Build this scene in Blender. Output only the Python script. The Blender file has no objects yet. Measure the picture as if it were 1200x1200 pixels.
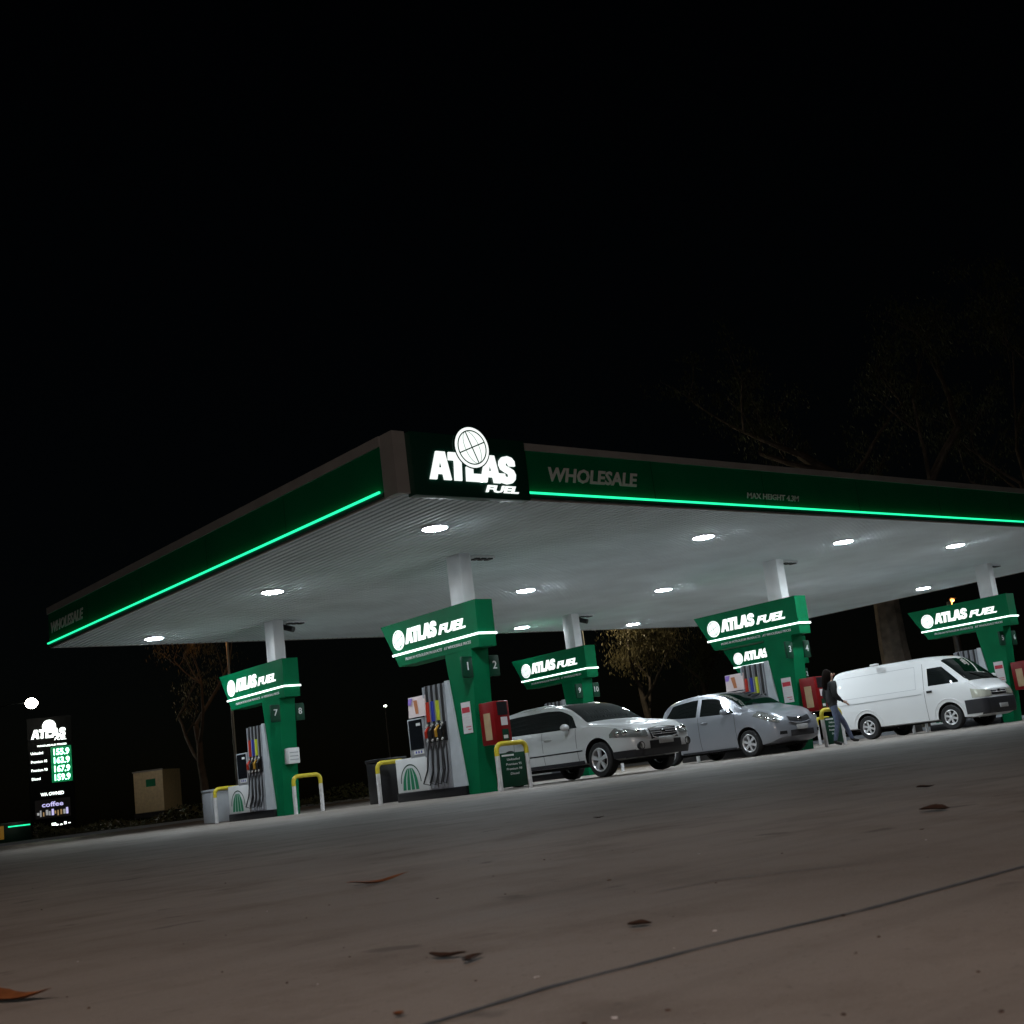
import bpy, bmesh, math, random
from mathutils import Vector, Matrix
from mathutils.geometry import tessellate_polygon
random.seed(7)
R = math.radians
scene = bpy.context.scene
COL = scene.collection

# ------------------------------------------------------------------ camera
cam_d = bpy.data.cameras.new('camera')
cam = bpy.data.objects.new('camera', cam_d)
COL.objects.link(cam)
scene.camera = cam
FPX, YAW, PITCH, ROLL = 1470.0, R(49.73), R(11.80), R(-7.21)
CAM = Vector((-10.403, -14.801, 0.239))
fwd = Vector((math.cos(PITCH) * math.cos(YAW), math.cos(PITCH) * math.sin(YAW), math.sin(PITCH)))
r0 = Vector((math.sin(YAW), -math.cos(YAW), 0))
u0 = r0.cross(fwd)
cr, sr = math.cos(ROLL), math.sin(ROLL)
rgt = cr * r0 + sr * u0
upv = -sr * r0 + cr * u0
M = Matrix((rgt, upv, -fwd)).transposed().to_4x4()
M.translation = CAM
cam.matrix_world = M
cam_d.sensor_width = 36
cam_d.lens = FPX / 1200 * 36
cam_d.clip_start = 0.05
cam_d.clip_end = 1500
cam_d.dof.use_dof = True
cam_d.dof.focus_distance = 26
cam_d.dof.aperture_fstop = 14

def ground_at(u, v, z=0.0):
    d = fwd + rgt * ((u - 600) / FPX) - upv * ((v - 600) / FPX)
    t = (z - CAM.z) / d.z
    return CAM + d * t
def along(u, v, dist):
    """point at horizontal distance dist from the lens, seen towards u, v of the 1200 px photo"""
    d = fwd + rgt * ((u - 600) / FPX) - upv * ((v - 600) / FPX)
    return CAM + d * (dist / math.hypot(d.x, d.y))

# ------------------------------------------------------------------ world, moonlight, exposure
w = bpy.data.worlds.new('World'); scene.world = w; w.use_nodes = True
nt = w.node_tree
sky = nt.nodes.new('ShaderNodeTexSky'); sky.sky_type = 'NISHITA'; sky.sun_disc = False
sky.sun_elevation = R(12); sky.sun_rotation = R(200)
nt.links.new(sky.outputs[0], nt.nodes['Background'].inputs[0])
nt.nodes['Background'].inputs[1].default_value = 0.00022
sun_d = bpy.data.lights.new('sun', 'SUN'); sun_d.energy = 0.012; sun_d.angle = R(0.5); sun_d.color = (1, .9, .78)
sun = bpy.data.objects.new('sun', sun_d); COL.objects.link(sun)
sun.rotation_euler = (R(48), 0, R(-70))
scene.view_settings.view_transform = 'Standard'
scene.view_settings.look = 'None'
scene.view_settings.gamma = 1
scene.view_settings.exposure = 0.0
scene.render.engine = 'CYCLES'
scene.cycles.use_denoising = True
scene.cycles.max_bounces = 6
scene.cycles.sample_clamp_indirect = 4

# ------------------------------------------------------------------ helpers
def mat(name, col, rough=.5, metal=0, noise=0, nscale=6, emit=None, estr=0, spec=.5, bump=0, bscale=40, coat=0):
    m = bpy.data.materials.new(name); m.use_nodes = True
    n = m.node_tree.nodes; l = m.node_tree.links
    b = n['Principled BSDF']
    b.inputs['Base Color'].default_value = (*col, 1)
    b.inputs['Roughness'].default_value = rough
    b.inputs['Metallic'].default_value = metal
    b.inputs['Specular IOR Level'].default_value = spec
    b.inputs['Coat Weight'].default_value = coat
    b.inputs['Coat Roughness'].default_value = .05
    if noise or bump:
        tc = n.new('ShaderNodeTexCoord')
    if noise:
        t = n.new('ShaderNodeTexNoise'); t.inputs['Scale'].default_value = nscale; t.inputs['Detail'].default_value = 6
        l.new(tc.outputs['Object'], t.inputs['Vector'])
        r = n.new('ShaderNodeMapRange'); r.inputs['From Min'].default_value = .3; r.inputs['From Max'].default_value = .7
        r.inputs['To Min'].default_value = 1 - noise; r.inputs['To Max'].default_value = 1 + noise
        l.new(t.outputs['Fac'], r.inputs['Value'])
        v = n.new('ShaderNodeVectorMath'); v.operation = 'SCALE'; v.inputs[0].default_value = col
        l.new(r.outputs[0], v.inputs['Scale']); l.new(v.outputs[0], b.inputs['Base Color'])
        r2 = n.new('ShaderNodeMapRange'); r2.inputs['To Min'].default_value = max(0, rough - .08); r2.inputs['To Max'].default_value = min(1, rough + .1)
        l.new(t.outputs['Fac'], r2.inputs['Value']); l.new(r2.outputs[0], b.inputs['Roughness'])
    if bump:
        t = n.new('ShaderNodeTexNoise'); t.inputs['Scale'].default_value = bscale; t.inputs['Detail'].default_value = 4
        l.new(tc.outputs['Object'], t.inputs['Vector'])
        bp = n.new('ShaderNodeBump'); bp.inputs['Strength'].default_value = bump; bp.inputs['Distance'].default_value = .01
        l.new(t.outputs['Fac'], bp.inputs['Height']); l.new(bp.outputs[0], b.inputs['Normal'])
    if emit:
        b.inputs['Emission Color'].default_value = (*emit, 1); b.inputs['Emission Strength'].default_value = estr
    return m

MT = dict(
    panelblue=mat('pale_panel', (.52, .56, .6), .4, noise=.05),
    white=mat('white_powdercoat', (.72, .73, .74), .4, noise=.06, nscale=3),
    soffit=mat('soffit_steel', (.76, .84, .88), .7, spec=.1, noise=.08, nscale=.8),
    trim=mat('fascia_trim', (.33, .32, .31), .45, noise=.1, nscale=2),
    green=mat('green_panel', (.001, .14, .054), .5, noise=.1, nscale=2, spec=.08),
    fascia=mat('fascia_green', (.001, .16, .066), .5, spec=.2, noise=.1, nscale=1.2),
    dgreen=mat('dark_green', (.003, .045, .022), .5, noise=.05, spec=.25),
    signdark=mat('sign_dark', (.002, .045, .028), .35),
    grey=mat('grey_panel', (.36, .38, .41), .4, noise=.05),
    hosegrey=mat('hose_channel', (.3, .3, .34), .4, noise=.05),
    black=mat('black_plastic', (.007, .007, .009), .4, noise=.1),
    rubber=mat('rubber', (.02, .02, .022), .55, noise=.1),
    red=mat('red_cabinet', (.19, .004, .006), .4, spec=.3, noise=.08),
    beige=mat('beige_panel', (.42, .3, .17), .5, noise=.1),
    yellow=mat('yellow_paint', (.62, .5, .03), .4, noise=.1, nscale=12),
    bollwhite=mat('white_paint', (.66, .65, .66), .45, noise=.12, nscale=10),
    nred=mat('nozzle_red', (.6, .03, .01), .4), nblue=mat('label_blue', (.03, .05, .4), .4),
    nyel=mat('label_yellow', (.62, .68, .04), .4), norange=mat('nozzle_orange', (.62, .33, .03), .4),
    screen=mat('screen', (.01, .012, .015), .1), silver=mat('silver', (.6, .6, .62), .25, 1),
    lit=mat('lit_letters', (.8, .8, .8), .5, emit=(.93, 1, .97), estr=1.1),
    strip=mat('lit_strip', (.8, .8, .8), .5, emit=(.86, 1, .96), estr=2.2),
    ledgreen=mat('green_led', (.02, .5, .3), .5, emit=(.012, .6, .25), estr=2.3),
    lens=mat('lamp_lens', (.9, .9, .9), .4, emit=(.84, .94, 1), estr=285),
    letter=mat('grey_letters', (.7, .7, .7), .5),
    logo=mat('logo_green', (.004, .22, .1), .4),
    paper=mat('paper', (.66, .64, .66), .6), paperred=mat('paper_red', (.5, .03, .05), .6),
    poster=mat('poster', (.85, .72, .72), .45), postpurple=mat('poster_purple', (.28, .16, .6), .5), postbrown=mat('poster_brown', (.55, .2, .08), .5),
    glass=mat('car_glass', (.003, .005, .005), .03, spec=.35),
    lamppale=mat('headlight_pale', (.5, .5, .42), .15, .1, spec=.8),
    tyre=mat('tyre', (.014, .014, .015), .75, noise=.2),
    alloy=mat('alloy', (.72, .72, .74), .3, .5, noise=.05),
    chrome=mat('chrome', (.75, .75, .77), .12, 1),
    lampglass=mat('headlight_glass', (.3, .31, .3), .12, .5, spec=.8),
    blacktrim=mat('black_trim', (.018, .018, .022), .5, noise=.1),
    plate=mat('number_plate', (.42, .42, .42), .5, noise=.15, nscale=40),
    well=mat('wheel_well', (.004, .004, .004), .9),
    barkdark=mat('gum_bark_dark', (.1, .08, .065), .85, noise=.35, nscale=3, bump=.6, bscale=9),
    bark=mat('gum_bark', (.26, .21, .17), .85, noise=.35, nscale=3, bump=.6, bscale=9),
    leaf=mat('gum_leaf', (.07, .085, .035), .55, noise=.4, nscale=1.5),
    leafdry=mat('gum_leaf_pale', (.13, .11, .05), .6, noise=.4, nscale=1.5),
    pole=mat('galvanised_pole', (.4, .39, .38), .45, .4),
    hair=mat('hair', (.008, .005, .004), .9, spec=.1), jacket=mat('jacket', (.009, .009, .01), .8, noise=.2),
    jeans=mat('jeans', (.1, .125, .2), .8, noise=.3, nscale=14), skin=mat('skin', (.5, .3, .22), .5),
    shoe=mat('shoe', (.02, .02, .02), .5),
    cream=mat('cream_panel', (.72, .6, .38), .5, noise=.12),
)

MT['boardblack'] = mat('board_black', (.003, .004, .004), .6, spec=.08)
def setp(o, label=None, cat=None, group=None, kind=None):
    if label: o['label'] = label
    if cat: o['category'] = cat
    if group: o['group'] = group
    if kind: o['kind'] = kind
    return o
def empty(name, loc, label, cat, group=None, rz=0):
    o = bpy.data.objects.new(name, None); COL.objects.link(o)
    o.location = loc; o.rotation_euler = (0, 0, rz); o.empty_display_size = .2
    return setp(o, label, cat, group)
def smooth_by_angle(me, ang=35):
    bm = bmesh.new(); bm.from_mesh(me)
    for f in bm.faces: f.smooth = True
    for e in bm.edges:
        e.smooth = not (len(e.link_faces) != 2 or e.calc_face_angle(0) > R(ang))
    bm.to_mesh(me); bm.free()
class MB:
    """mesh collector; several materials allowed through the m index"""
    def __init__(s): s.v = []; s.f = []; s.mi = []; s.mats = []
    def mid(s, m):
        if m not in s.mats: s.mats.append(m)
        return s.mats.index(m)
    def add(s, vs, fs, m='white'):
        k = len(s.v); i = s.mid(m)
        s.v += [tuple(v) for v in vs]
        for f in fs: s.f.append([a + k for a in f]); s.mi.append(i)
        return s
    def box(s, x0, x1, y0, y1, z0, z1, m='white'):
        return s.add([(x0, y0, z0), (x1, y0, z0), (x1, y1, z0), (x0, y1, z0), (x0, y0, z1), (x1, y0, z1), (x1, y1, z1), (x0, y1, z1)],
                     [(3, 2, 1, 0), (4, 5, 6, 7), (0, 1, 5, 4), (1, 2, 6, 5), (2, 3, 7, 6), (3, 0, 4, 7)], m)
    def bbox(s, x0, x1, y0, y1, z0, z1, m='white', b=.01, seg=2):
        bm = bmesh.new(); bmesh.ops.create_cube(bm, size=1)
        for v in bm.verts: v.co = Vector((x0 + (v.co.x + .5) * (x1 - x0), y0 + (v.co.y + .5) * (y1 - y0), z0 + (v.co.z + .5) * (z1 - z0)))
        bmesh.ops.bevel(bm, geom=bm.edges[:], offset=b, segments=seg, affect='EDGES', profile=.5)
        return s.bm(bm, m)
    def bm(s, bm, m, mtx=None):
        bm.verts.index_update()
        vs = [(mtx @ v.co if mtx else v.co.copy()) for v in bm.verts]
        fs = [[v.index for v in f.verts] for f in bm.faces]
        bm.free(); return s.add(vs, fs, m)
    def prism(s, poly, axis, a, b, m='white'):
        """poly of 2d points in the plane across axis ('x': (y,z); 'y': (x,z); 'z': (x,y)), from a to b"""
        def P(p, t): return {'x': (t, p[0], p[1]), 'y': (p[0], t, p[1]), 'z': (p[0], p[1], t)}[axis]
        n = len(poly); vs = [P(p, a) for p in poly] + [P(p, b) for p in poly]
        fs = [list(range(n)), list(range(2 * n - 1, n - 1, -1))] + [(i, i + n, (i + 1) % n + n, (i + 1) % n) for i in range(n)]
        return s.add(vs, fs, m)
    def tube(s, pts, r, m='white', seg=10, cap=True):
        pts = [Vector(p) for p in pts]; n = len(pts)
        rs = r if isinstance(r, (list, tuple)) else [r] * n
        vs = []; fs = []; prev = None
        for i, p in enumerate(pts):
            t = (pts[min(i + 1, n - 1)] - pts[max(i - 1, 0)]).normalized()
            if prev is None:
                a = t.orthogonal().normalized()
            else:
                a = (prev - t * prev.dot(t))
                a = a.normalized() if a.length > 1e-6 else t.orthogonal().normalized()
            prev = a; b = t.cross(a)
            for k in range(seg):
                th = 2 * math.pi * k / seg
                vs.append(p + (a * math.cos(th) + b * math.sin(th)) * rs[i])
        for i in range(n - 1):
            for k in range(seg):
                fs.append((i * seg + k, i * seg + (k + 1) % seg, (i + 1) * seg + (k + 1) % seg, (i + 1) * seg + k))
        if cap:
            fs.append(list(range(seg - 1, -1, -1))); fs.append([(n - 1) * seg + k for k in range(seg)])
        return s.add(vs, fs, m)
    def lathe(s, prof, c, axis='z', seg=32, m='white', scale=(1, 1)):
        """prof list of (r, h)"""
        vs = []; fs = []; n = len(prof)
        for k in range(seg):
            th = 2 * math.pi * k / seg
            for r_, h in prof:
                a, b = r_ * math.cos(th) * scale[0], r_ * math.sin(th) * scale[1]
                vs.append({'z': (c[0] + a, c[1] + b, c[2] + h), 'x': (c[0] + h, c[1] + a, c[2] + b), 'y': (c[0] + a, c[1] + h, c[2] + b)}[axis])
        for k in range(seg):
            k2 = (k + 1) % seg
            for i in range(n - 1): fs.append((k * n + i, k2 * n + i, k2 * n + i + 1, k * n + i + 1))
        return s.add(vs, fs, m)
    def obj(s, name, parent=None, smooth=35, loc=None, label=None):
        me = bpy.data.meshes.new(name); me.from_pydata(s.v, [], s.f)
        for m in s.mats: me.materials.append(MT[m] if isinstance(m, str) else m)
        for p, i in zip(me.polygons, s.mi): p.material_index = i
        bm = bmesh.new(); bm.from_mesh(me)
        bmesh.ops.recalc_face_normals(bm, faces=bm.faces[:]); bm.to_mesh(me); bm.free()
        if smooth: smooth_by_angle(me, smooth)
        o = bpy.data.objects.new(name, me); COL.objects.link(o)
        if parent: o.parent = parent
        if loc: o.location = loc
        if label: o['label'] = label
        return o
def copy_tree(o, parent=None):
    c = o.copy(); COL.objects.link(c); c.parent = parent
    for ch in KIDS(o): copy_tree(ch, c)
    return c
def KIDS(o): return [x for x in bpy.data.objects if x.parent == o]
_tc = {}; _asp = {}
def text_geo(s, off=0.0, shear=0.0):
    key = (s, off, shear)
    if key in _tc: return _tc[key]
    cu = bpy.data.curves.new('t', 'FONT'); cu.body = s; cu.size = 1; cu.offset = off; cu.shear = shear; cu.extrude = .5
    cu.resolution_u = 2
    o = bpy.data.objects.new('t', cu); COL.objects.link(o)
    dg = bpy.context.evaluated_depsgraph_get(); dg.update()
    me = bpy.data.meshes.new_from_object(o.evaluated_get(dg))
    vs = [v.co.copy() for v in me.vertices]; fs = [list(p.vertices) for p in me.polygons]
    bpy.data.objects.remove(o); bpy.data.curves.remove(cu); bpy.data.meshes.remove(me)
    x0, x1 = min(v.x for v in vs), max(v.x for v in vs); y0, y1 = min(v.y for v in vs), max(v.y for v in vs)
    _asp[key] = (x1 - x0) / (y1 - y0)
    _tc[key] = ([((v.x - x0) / (x1 - x0), (v.y - y0) / (y1 - y0), v.z + .5) for v in vs], fs)
    return _tc[key]
def put_text(mb, s, O, U, V, w, h, d=.012, m='lit', off=.0, shear=0.0):
    """text filling w x h, lower left corner O, along unit U, up V, raised d along U x V"""
    O, U, V = Vector(O), Vector(U), Vector(V); N = U.cross(V)
    vs, fs = text_geo(s, off, shear)
    if w is None: w = h * _asp[(s, off, shear)]; O = O - U * w / 2
    return mb.add([O + U * (a * w) + V * (b * h) + N * (c * d) for a, b, c in vs], fs, m)
def poly_letters(mb, word, O, U, V, w, h, d, m='lit', slant=.12, gap=.0):
    """heavy block letters A T L S"""
    G = {'A': ([(0, 0), (.3, 1), (.72, 1), (1.02, 0), (.68, 0), (.63, .2), (.37, .2), (.32, 0)], [(.42, .42), (.59, .42), (.505, .74)]),
         'T': ([(.0, 1), (.9, 1), (.9, .72), (.62, .72), (.62, 0), (.28, 0), (.28, .72), (.0, .72)], None),
         'L': ([(.05, 1), (.38, 1), (.38, .28), (.85, .28), (.85, 0), (.05, 0)], None),
         'S': ([(.88, .66), (.86, .84), (.72, .97), (.48, 1.02), (.22, .97), (.08, .84), (.06, .68), (.14, .53), (.34, .43), (.52, .37), (.55, .3), (.5, .24), (.42, .23), (.35, .28), (.34, .36), (.02, .36), (.06, .14), (.22, .02), (.46, -.02), (.72, .03), (.87, .16), (.9, .34), (.8, .5), (.6, .59), (.42, .65), (.39, .71), (.44, .77), (.53, .76), (.57, .66)], None)}
    adv = {'A': .9, 'T': .8, 'L': .74, 'S': .9}
    tot = sum(adv[c] + gap for c in word) + .1 - gap; x = 0
    O, U, V = Vector(O), Vector(U), Vector(V); N = U.cross(V)
    for c in word:
        out, hole = G[c]
        polys = [[Vector((a, b, 0)) for a, b in out]] + ([[Vector((a, b, 0)) for a, b in hole]] if hole else [])
        tris = tessellate_polygon(polys)
        flat = [p for q in polys for p in q]
        pos = [O + U * ((x + p.x + p.y * slant) / (tot + slant) * w) + V * (p.y * h) for p in flat]
        n = len(flat); vs = pos + [p + N * d for p in pos]
        fs = [(a + n, b + n, c_ + n) for a, b, c_ in tris]
        k = 0
        for q in polys:
            for i in range(len(q)):
                j = (i + 1) % len(q); fs.append((k + i, k + j, k + j + n, k + i + n))
            k += len(q)
        mb.add(vs, fs, m); x += adv[c] + gap
    return mb
def disc(mb, C, U, V, r, d, m, seg=40, r_in=0.0, sq=1.0):
    C, U, V = Vector(C), Vector(U), Vector(V); N = U.cross(V); vs = []; fs = []
    for k in range(seg):
        th = 2 * math.pi * k / seg; e = U * math.cos(th) * sq + V * math.sin(th)
        vs += [C + e * r, C + e * r + N * d, C + e * r_in + N * d, C + e * r_in]
    for k in range(seg):
        a, b = 4 * k, 4 * ((k + 1) % seg)
        fs += [(a, b, b + 1, a + 1), (a + 1, b + 1, b + 2, a + 2)]
        if r_in: fs += [(a + 2, b + 2, b + 3, a + 3)]
    return mb.add(vs, fs, m)
def bar(mb, A, B, N, wd, d, m):
    A, B, N = Vector(A), Vector(B), Vector(N); t = (B - A).normalized(); s_ = t.cross(N) * wd / 2
    vs = [A - s_, A + s_, B + s_, B - s_]; vs += [v + N * d for v in vs]
    return mb.add(vs, [(0, 1, 2, 3), (4, 5, 6, 7), (0, 1, 5, 4), (1, 2, 6, 5), (2, 3, 7, 6), (3, 0, 4, 7)], m)
def globe(mb, C, U, V, r, n0, m_disc='lit', m_line='logo', sq=1.0, detail=True):
    C, U, V = Vector(C), Vector(U), Vector(V); N = U.cross(V)
    disc(mb, C, U, V, r, n0, m_disc, sq=sq)
    if detail:
        disc(mb, C + N * (n0 + .001), U, V, r * .86, .003, m_line, r_in=r * .80, sq=sq)
        th = R(22); a = U * math.cos(th) * sq + V * math.sin(th); b = -U * math.sin(th) * sq + V * math.cos(th)
        P = C + N * (n0 + .001)
        bar(mb, P - a * r * .82, P + a * r * .82, N, r * .06, .003, m_line)
        bar(mb, P - b * r * .82, P + b * r * .82, N, r * .06, .003, m_line)
        for sg in (-1, 1):
            pts = [P + N * .004 + b * r * .82 * math.cos(t) + a * sg * r * .42 * math.sin(t) for t in [math.pi * k / 12 for k in range(13)]]
            mb.tube(pts, r * .012, m_line, 4)
    return mb

# ------------------------------------------------------------------ ground
def mulf(n, l, o, f):
    x = n.new('ShaderNodeMath'); x.operation = 'MULTIPLY'; l.new(o, x.inputs[0]); x.inputs[1].default_value = f
    return x.outputs[0]
def concrete_mat():
    m = bpy.data.materials.new('concrete'); m.use_nodes = True
    n = m.node_tree.nodes; l = m.node_tree.links; b = n['Principled BSDF']; b.inputs['Specular IOR Level'].default_value = .22
    tc = n.new('ShaderNodeTexCoord')
    def noise(sc, det=8, rough=.6, dist=0):
        t = n.new('ShaderNodeTexNoise'); t.inputs['Scale'].default_value = sc; t.inputs['Detail'].default_value = det
        t.inputs['Roughness'].default_value = rough; t.inputs['Distortion'].default_value = dist
        l.new(tc.outputs['Object'], t.inputs['Vector']); return t
    def mix(a, bb, f, mode='MIX'):
        x = n.new('ShaderNodeMix'); x.data_type = 'RGBA'; x.blend_type = mode
        for s_, v in ((6, a), (7, bb)):
            if isinstance(v, tuple): x.inputs[s_].default_value = (*v, 1)
            else: l.new(v, x.inputs[s_])
        if isinstance(f, float): x.inputs[0].default_value = f
        else: l.new(f, x.inputs[0])
        return x.outputs[2]
    def ramp(o, a, b_):
        r = n.new('ShaderNodeMapRange'); r.inputs['From Min'].default_value = a; r.inputs['From Max'].default_value = b_
        l.new(o, r.inputs['Value']); return r.outputs[0]
    big = noise(.35, 6, .55, .6); mid = noise(2.3, 8, .65); fine = noise(60, 3, .7); sp = noise(9, 10, .75, .4)
    c = mix((.2, .172, .152), (.29, .255, .23), ramp(big.outputs['Fac'], .35, .65))
    c = mix(c, (.15, .125, .108), ramp(mid.outputs['Fac'], .5, .78))
    c = mix(c, (.32, .28, .25), ramp(sp.outputs['Fac'], .62, .8))
    c = mix(c, (.1, .09, .085), ramp(fine.outputs['Fac'], .6, .8))
    vf = noise(260, 2, .8)
    c = mix(c, (.42, .38, .34), ramp(vf.outputs['Fac'], .6, .75))
    mp = n.new('ShaderNodeMapping'); mp.inputs['Rotation'].default_value = (0, 0, R(-28)); mp.inputs['Scale'].default_value = (.25, 5, 1)
    l.new(tc.outputs['Object'], mp.inputs['Vector'])
    st = noise(1.2, 6, .6, .3); l.new(mp.outputs[0], st.inputs['Vector'])
    c = mix(c, (.12, .1, .09), mulf(n, l, ramp(st.outputs['Fac'], .52, .72), .45))
    ds = noise(5, 3, .5); c = mix(c, (.07, .055, .05), mulf(n, l, ramp(ds.outputs['Fac'], .66, .72), .6))
    l.new(c, b.inputs['Base Color'])
    rr = n.new('ShaderNodeMapRange'); rr.inputs['To Min'].default_value = .5; rr.inputs['To Max'].default_value = .8
    l.new(mid.outputs['Fac'], rr.inputs['Value']); l.new(rr.outputs[0], b.inputs['Roughness'])
    bp = n.new('ShaderNodeBump'); bp.inputs['Strength'].default_value = .35; bp.inputs['Distance'].default_value = .004
    l.new(fine.outputs['Fac'], bp.inputs['Height']); l.new(bp.outputs[0], b.inputs['Normal'])
    return m
MT['concrete'] = concrete_mat()
MT['verge'] = mat('verge_grass', (.035, .04, .02), .9, noise=.4, nscale=.6, bump=.8, bscale=20)
MT['asphalt'] = mat('asphalt', (.045, .045, .045), .8, noise=.25, nscale=2, bump=.3, bscale=80)
MT['joint'] = mat('joint_tar', (.055, .05, .055), .6, noise=.3, nscale=30)
MT['stain'] = mat('oil_stain', (.1, .085, .078), .6, noise=.3, nscale=8)
FX0, FX1, FY0, FY1 = -70, 31, -70, 44
setp(MB().box(FX0, FX1, FY0, FY1, -.3, 0, 'concrete').obj('forecourt', smooth=0), kind='structure')
setp(MB().box(-600, 600, -600, 600, -.5, -.31, 'asphalt').obj('ground', smooth=0), kind='structure')
kb = MB(); kb.box(FX0, FX1, FY1, FY1 + .15, -.3, .12, 'grey'); kb.box(FX1, FX1 + .15, FY0, FY1, -.3, .12, 'grey')
setp(kb.obj('kerb', smooth=0), kind='structure')
vg = MB(); vg.box(-400, 400, FY1 + .15, 400, -.3, .1, 'verge'); vg.box(FX1 + .15, 400, FY0, FY1 + .14, -.3, .1, 'verge')
setp(vg.obj('verge', smooth=0), kind='structure')
def ground_line(name, pts, wd, m, jit=.3):
    ps = []
    for (a, b) in zip(pts, pts[1:]):
        A, B = ground_at(*a), ground_at(*b); n = max(2, int((B - A).length / .03))
        ps += [A.lerp(B, k / n) for k in range(n)]
    vs = []; fs = []
    for i, p in enumerate(ps):
        t = (ps[min(i + 1, len(ps) - 1)] - ps[max(i - 1, 0)]).normalized(); s_ = Vector((-t.y, t.x, 0))
        j = random.uniform(-1, 1) * wd * jit * .4; ww = wd * (1 + random.uniform(-jit, jit)) / 2
        vs += [p + s_ * (ww + j) + Vector((0, 0, .002)), p - s_ * (ww - j) + Vector((0, 0, .002))]
        if i: fs.append((2 * i - 2, 2 * i - 1, 2 * i + 1, 2 * i))
    return setp(MB().add(vs, fs, m).obj(name, smooth=0), kind='structure')
ground_line('expansion_joint', [(430, 1223), (640, 1159), (840, 1107), (1010, 1068), (1200, 1016), (1330, 982)], .009, 'joint')
ground_line('pavement_crack', [(770, 1046), (835, 1033), (960, 1018), (1100, 1003)], .006, 'stain', .7)

# ------------------------------------------------------------------ canopy
H = 4.51; CW, CD = 27.1, 14.78; FT = 5.46
X, Y, Z = Vector((1, 0, 0)), Vector((0, 1, 0)), Vector((0, 0, 1))
can = empty('canopy', (0, 0, 0), 'wide flat petrol station canopy with green fascia, ribbed white soffit and six columns', 'canopy')
# ribbed soffit (ribs run front to back)
vs = []; fs = []; pitch = .15; n = int(CW / pitch); k = 0
prof = []
for i in range(n):
    x = .03 + i * (CW - .06) / n; p_ = (CW - .06) / n
    prof += [(x, H), (x + p_ * .55, H), (x + p_ * .65, H + .028), (x + p_ * .9, H + .028)]
prof.append((CW - .03, H))
for (x, z) in prof: vs += [(x, .03, z), (x, CD - .03, z)]
for i in range(len(prof) - 1): fs.append((2 * i, 2 * i + 1, 2 * i + 3, 2 * i + 2))
MB().add(vs, fs, 'soffit').obj('soffit', can, smooth=0)
MB().box(.05, CW - .05, .05, CD - .05, H + .3, H + .45, 'white').obj('roof', can, smooth=0)
def fascia(name, side):
    mb = MB()
    if side == 'left': a, b = .32, CD
    else: a, b = (2.42, CW) if side == 'front' else (0, 0)
    if side == 'left':
        mb.box(-.02, .03, a, b, H + .06, 5.30, 'fascia'); mb.box(-.05, .05, a - .02, b + .02, 5.30, FT, 'trim'); mb.box(0, .03, 0, CD, H - .012, H + .01, 'trim'); mb.box(-.045, .03, a, b, H + .012, H + .085, 'black')
    elif side == 'front':
        mb.box(a, b, -.02, .03, H + .06, 5.32, 'fascia'); mb.box(a, b + .05, -.05, .05, 5.32, FT - .02, 'trim'); mb.box(.03, CW, 0, .03, H - .012, H + .01, 'trim'); mb.box(a, b, -.045, .03, H + .012, H + .085, 'black')
    elif side == 'back': mb.box(0, CW, CD - .03, CD, H - .01, FT - .05, 'trim')
    else: mb.box(CW - .03, CW, .03, CD - .03, H - .01, FT - .05, 'trim')
    return mb.obj(name, can, smooth=0)
fl = fascia('fascia', 'left'); ff = fascia('fascia', 'front'); fascia('fascia', 'back'); fascia('fascia', 'right')
fl['label'] = 'green left fascia'; ff['label'] = 'dark green front fascia'
MB().box(-.075, -.045, .40, CD, H + .085, H + .115, 'ledgreen').obj('light_strip', fl, smooth=0)
MB().box(2.46, CW, -.075, -.045, H + .085, H + .115, 'ledgreen').obj('light_strip', ff, smooth=0)
for k in range(1, 9): MB().box(2.42 + k * 3.0, 2.428 + k * 3.0, -.0235, -.0195, H + .06, 5.32, 'dgreen').obj('panel_joint', ff, smooth=0)
for k in range(1, 5): MB().box(-.0235, -.0195, .32 + k * 3.0, .328 + k * 3.0, H + .06, 5.30, 'dgreen').obj('panel_joint', fl, smooth=0)
cb = MB(); cb.box(-.03, .10, .02, .32, H - .011, FT + .0, 'trim'); cb.box(-.03, .2, -.03, .02, H - .011, FT + .0, 'trim')
cb.obj('corner_panel', can, smooth=0)
t = put_text(MB(), 'WHOLESALE', (3.0, -.02, 4.83), X, Z, 2.05, .25, .01, 'letter', .03, .25).obj('lettering', ff, smooth=0)
t = put_text(MB(), 'MAX HEIGHT 4.3M', (7.9, -.02, 4.76), X, Z, 1.56, .115, .01, 'letter', .02, .2).obj('lettering', ff, smooth=0)
t = put_text(MB(), 'WHOLESALE', (-.02, 14.62, 4.83), -Y, Z, 2.05, .25, .01, 'letter', .03, .25).obj('lettering', fl, smooth=0)
# corner sign
sb = MB().bbox(.2, 2.42, -.16, .03, 4.45, 5.43, 'signdark', .006).obj('sign_panel', can)
sl = MB()
poly_letters(sl, 'ATLAS', (.48, -.16, 4.70), X, Z, 1.74, .44, .03, 'lit', .1)
disc(sl, (1.33, -.162, 5.24), X, Z, .345, .034, 'signdark')
globe(sl, (1.33, -.163, 5.24), X, Z, .325, .036)
put_text(sl, 'FUEL', (1.52, -.16, 4.545), X, Z, .66, .115, .02, 'lit', .03, .25)
sl.obj('lettering', sb, smooth=0)
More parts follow.
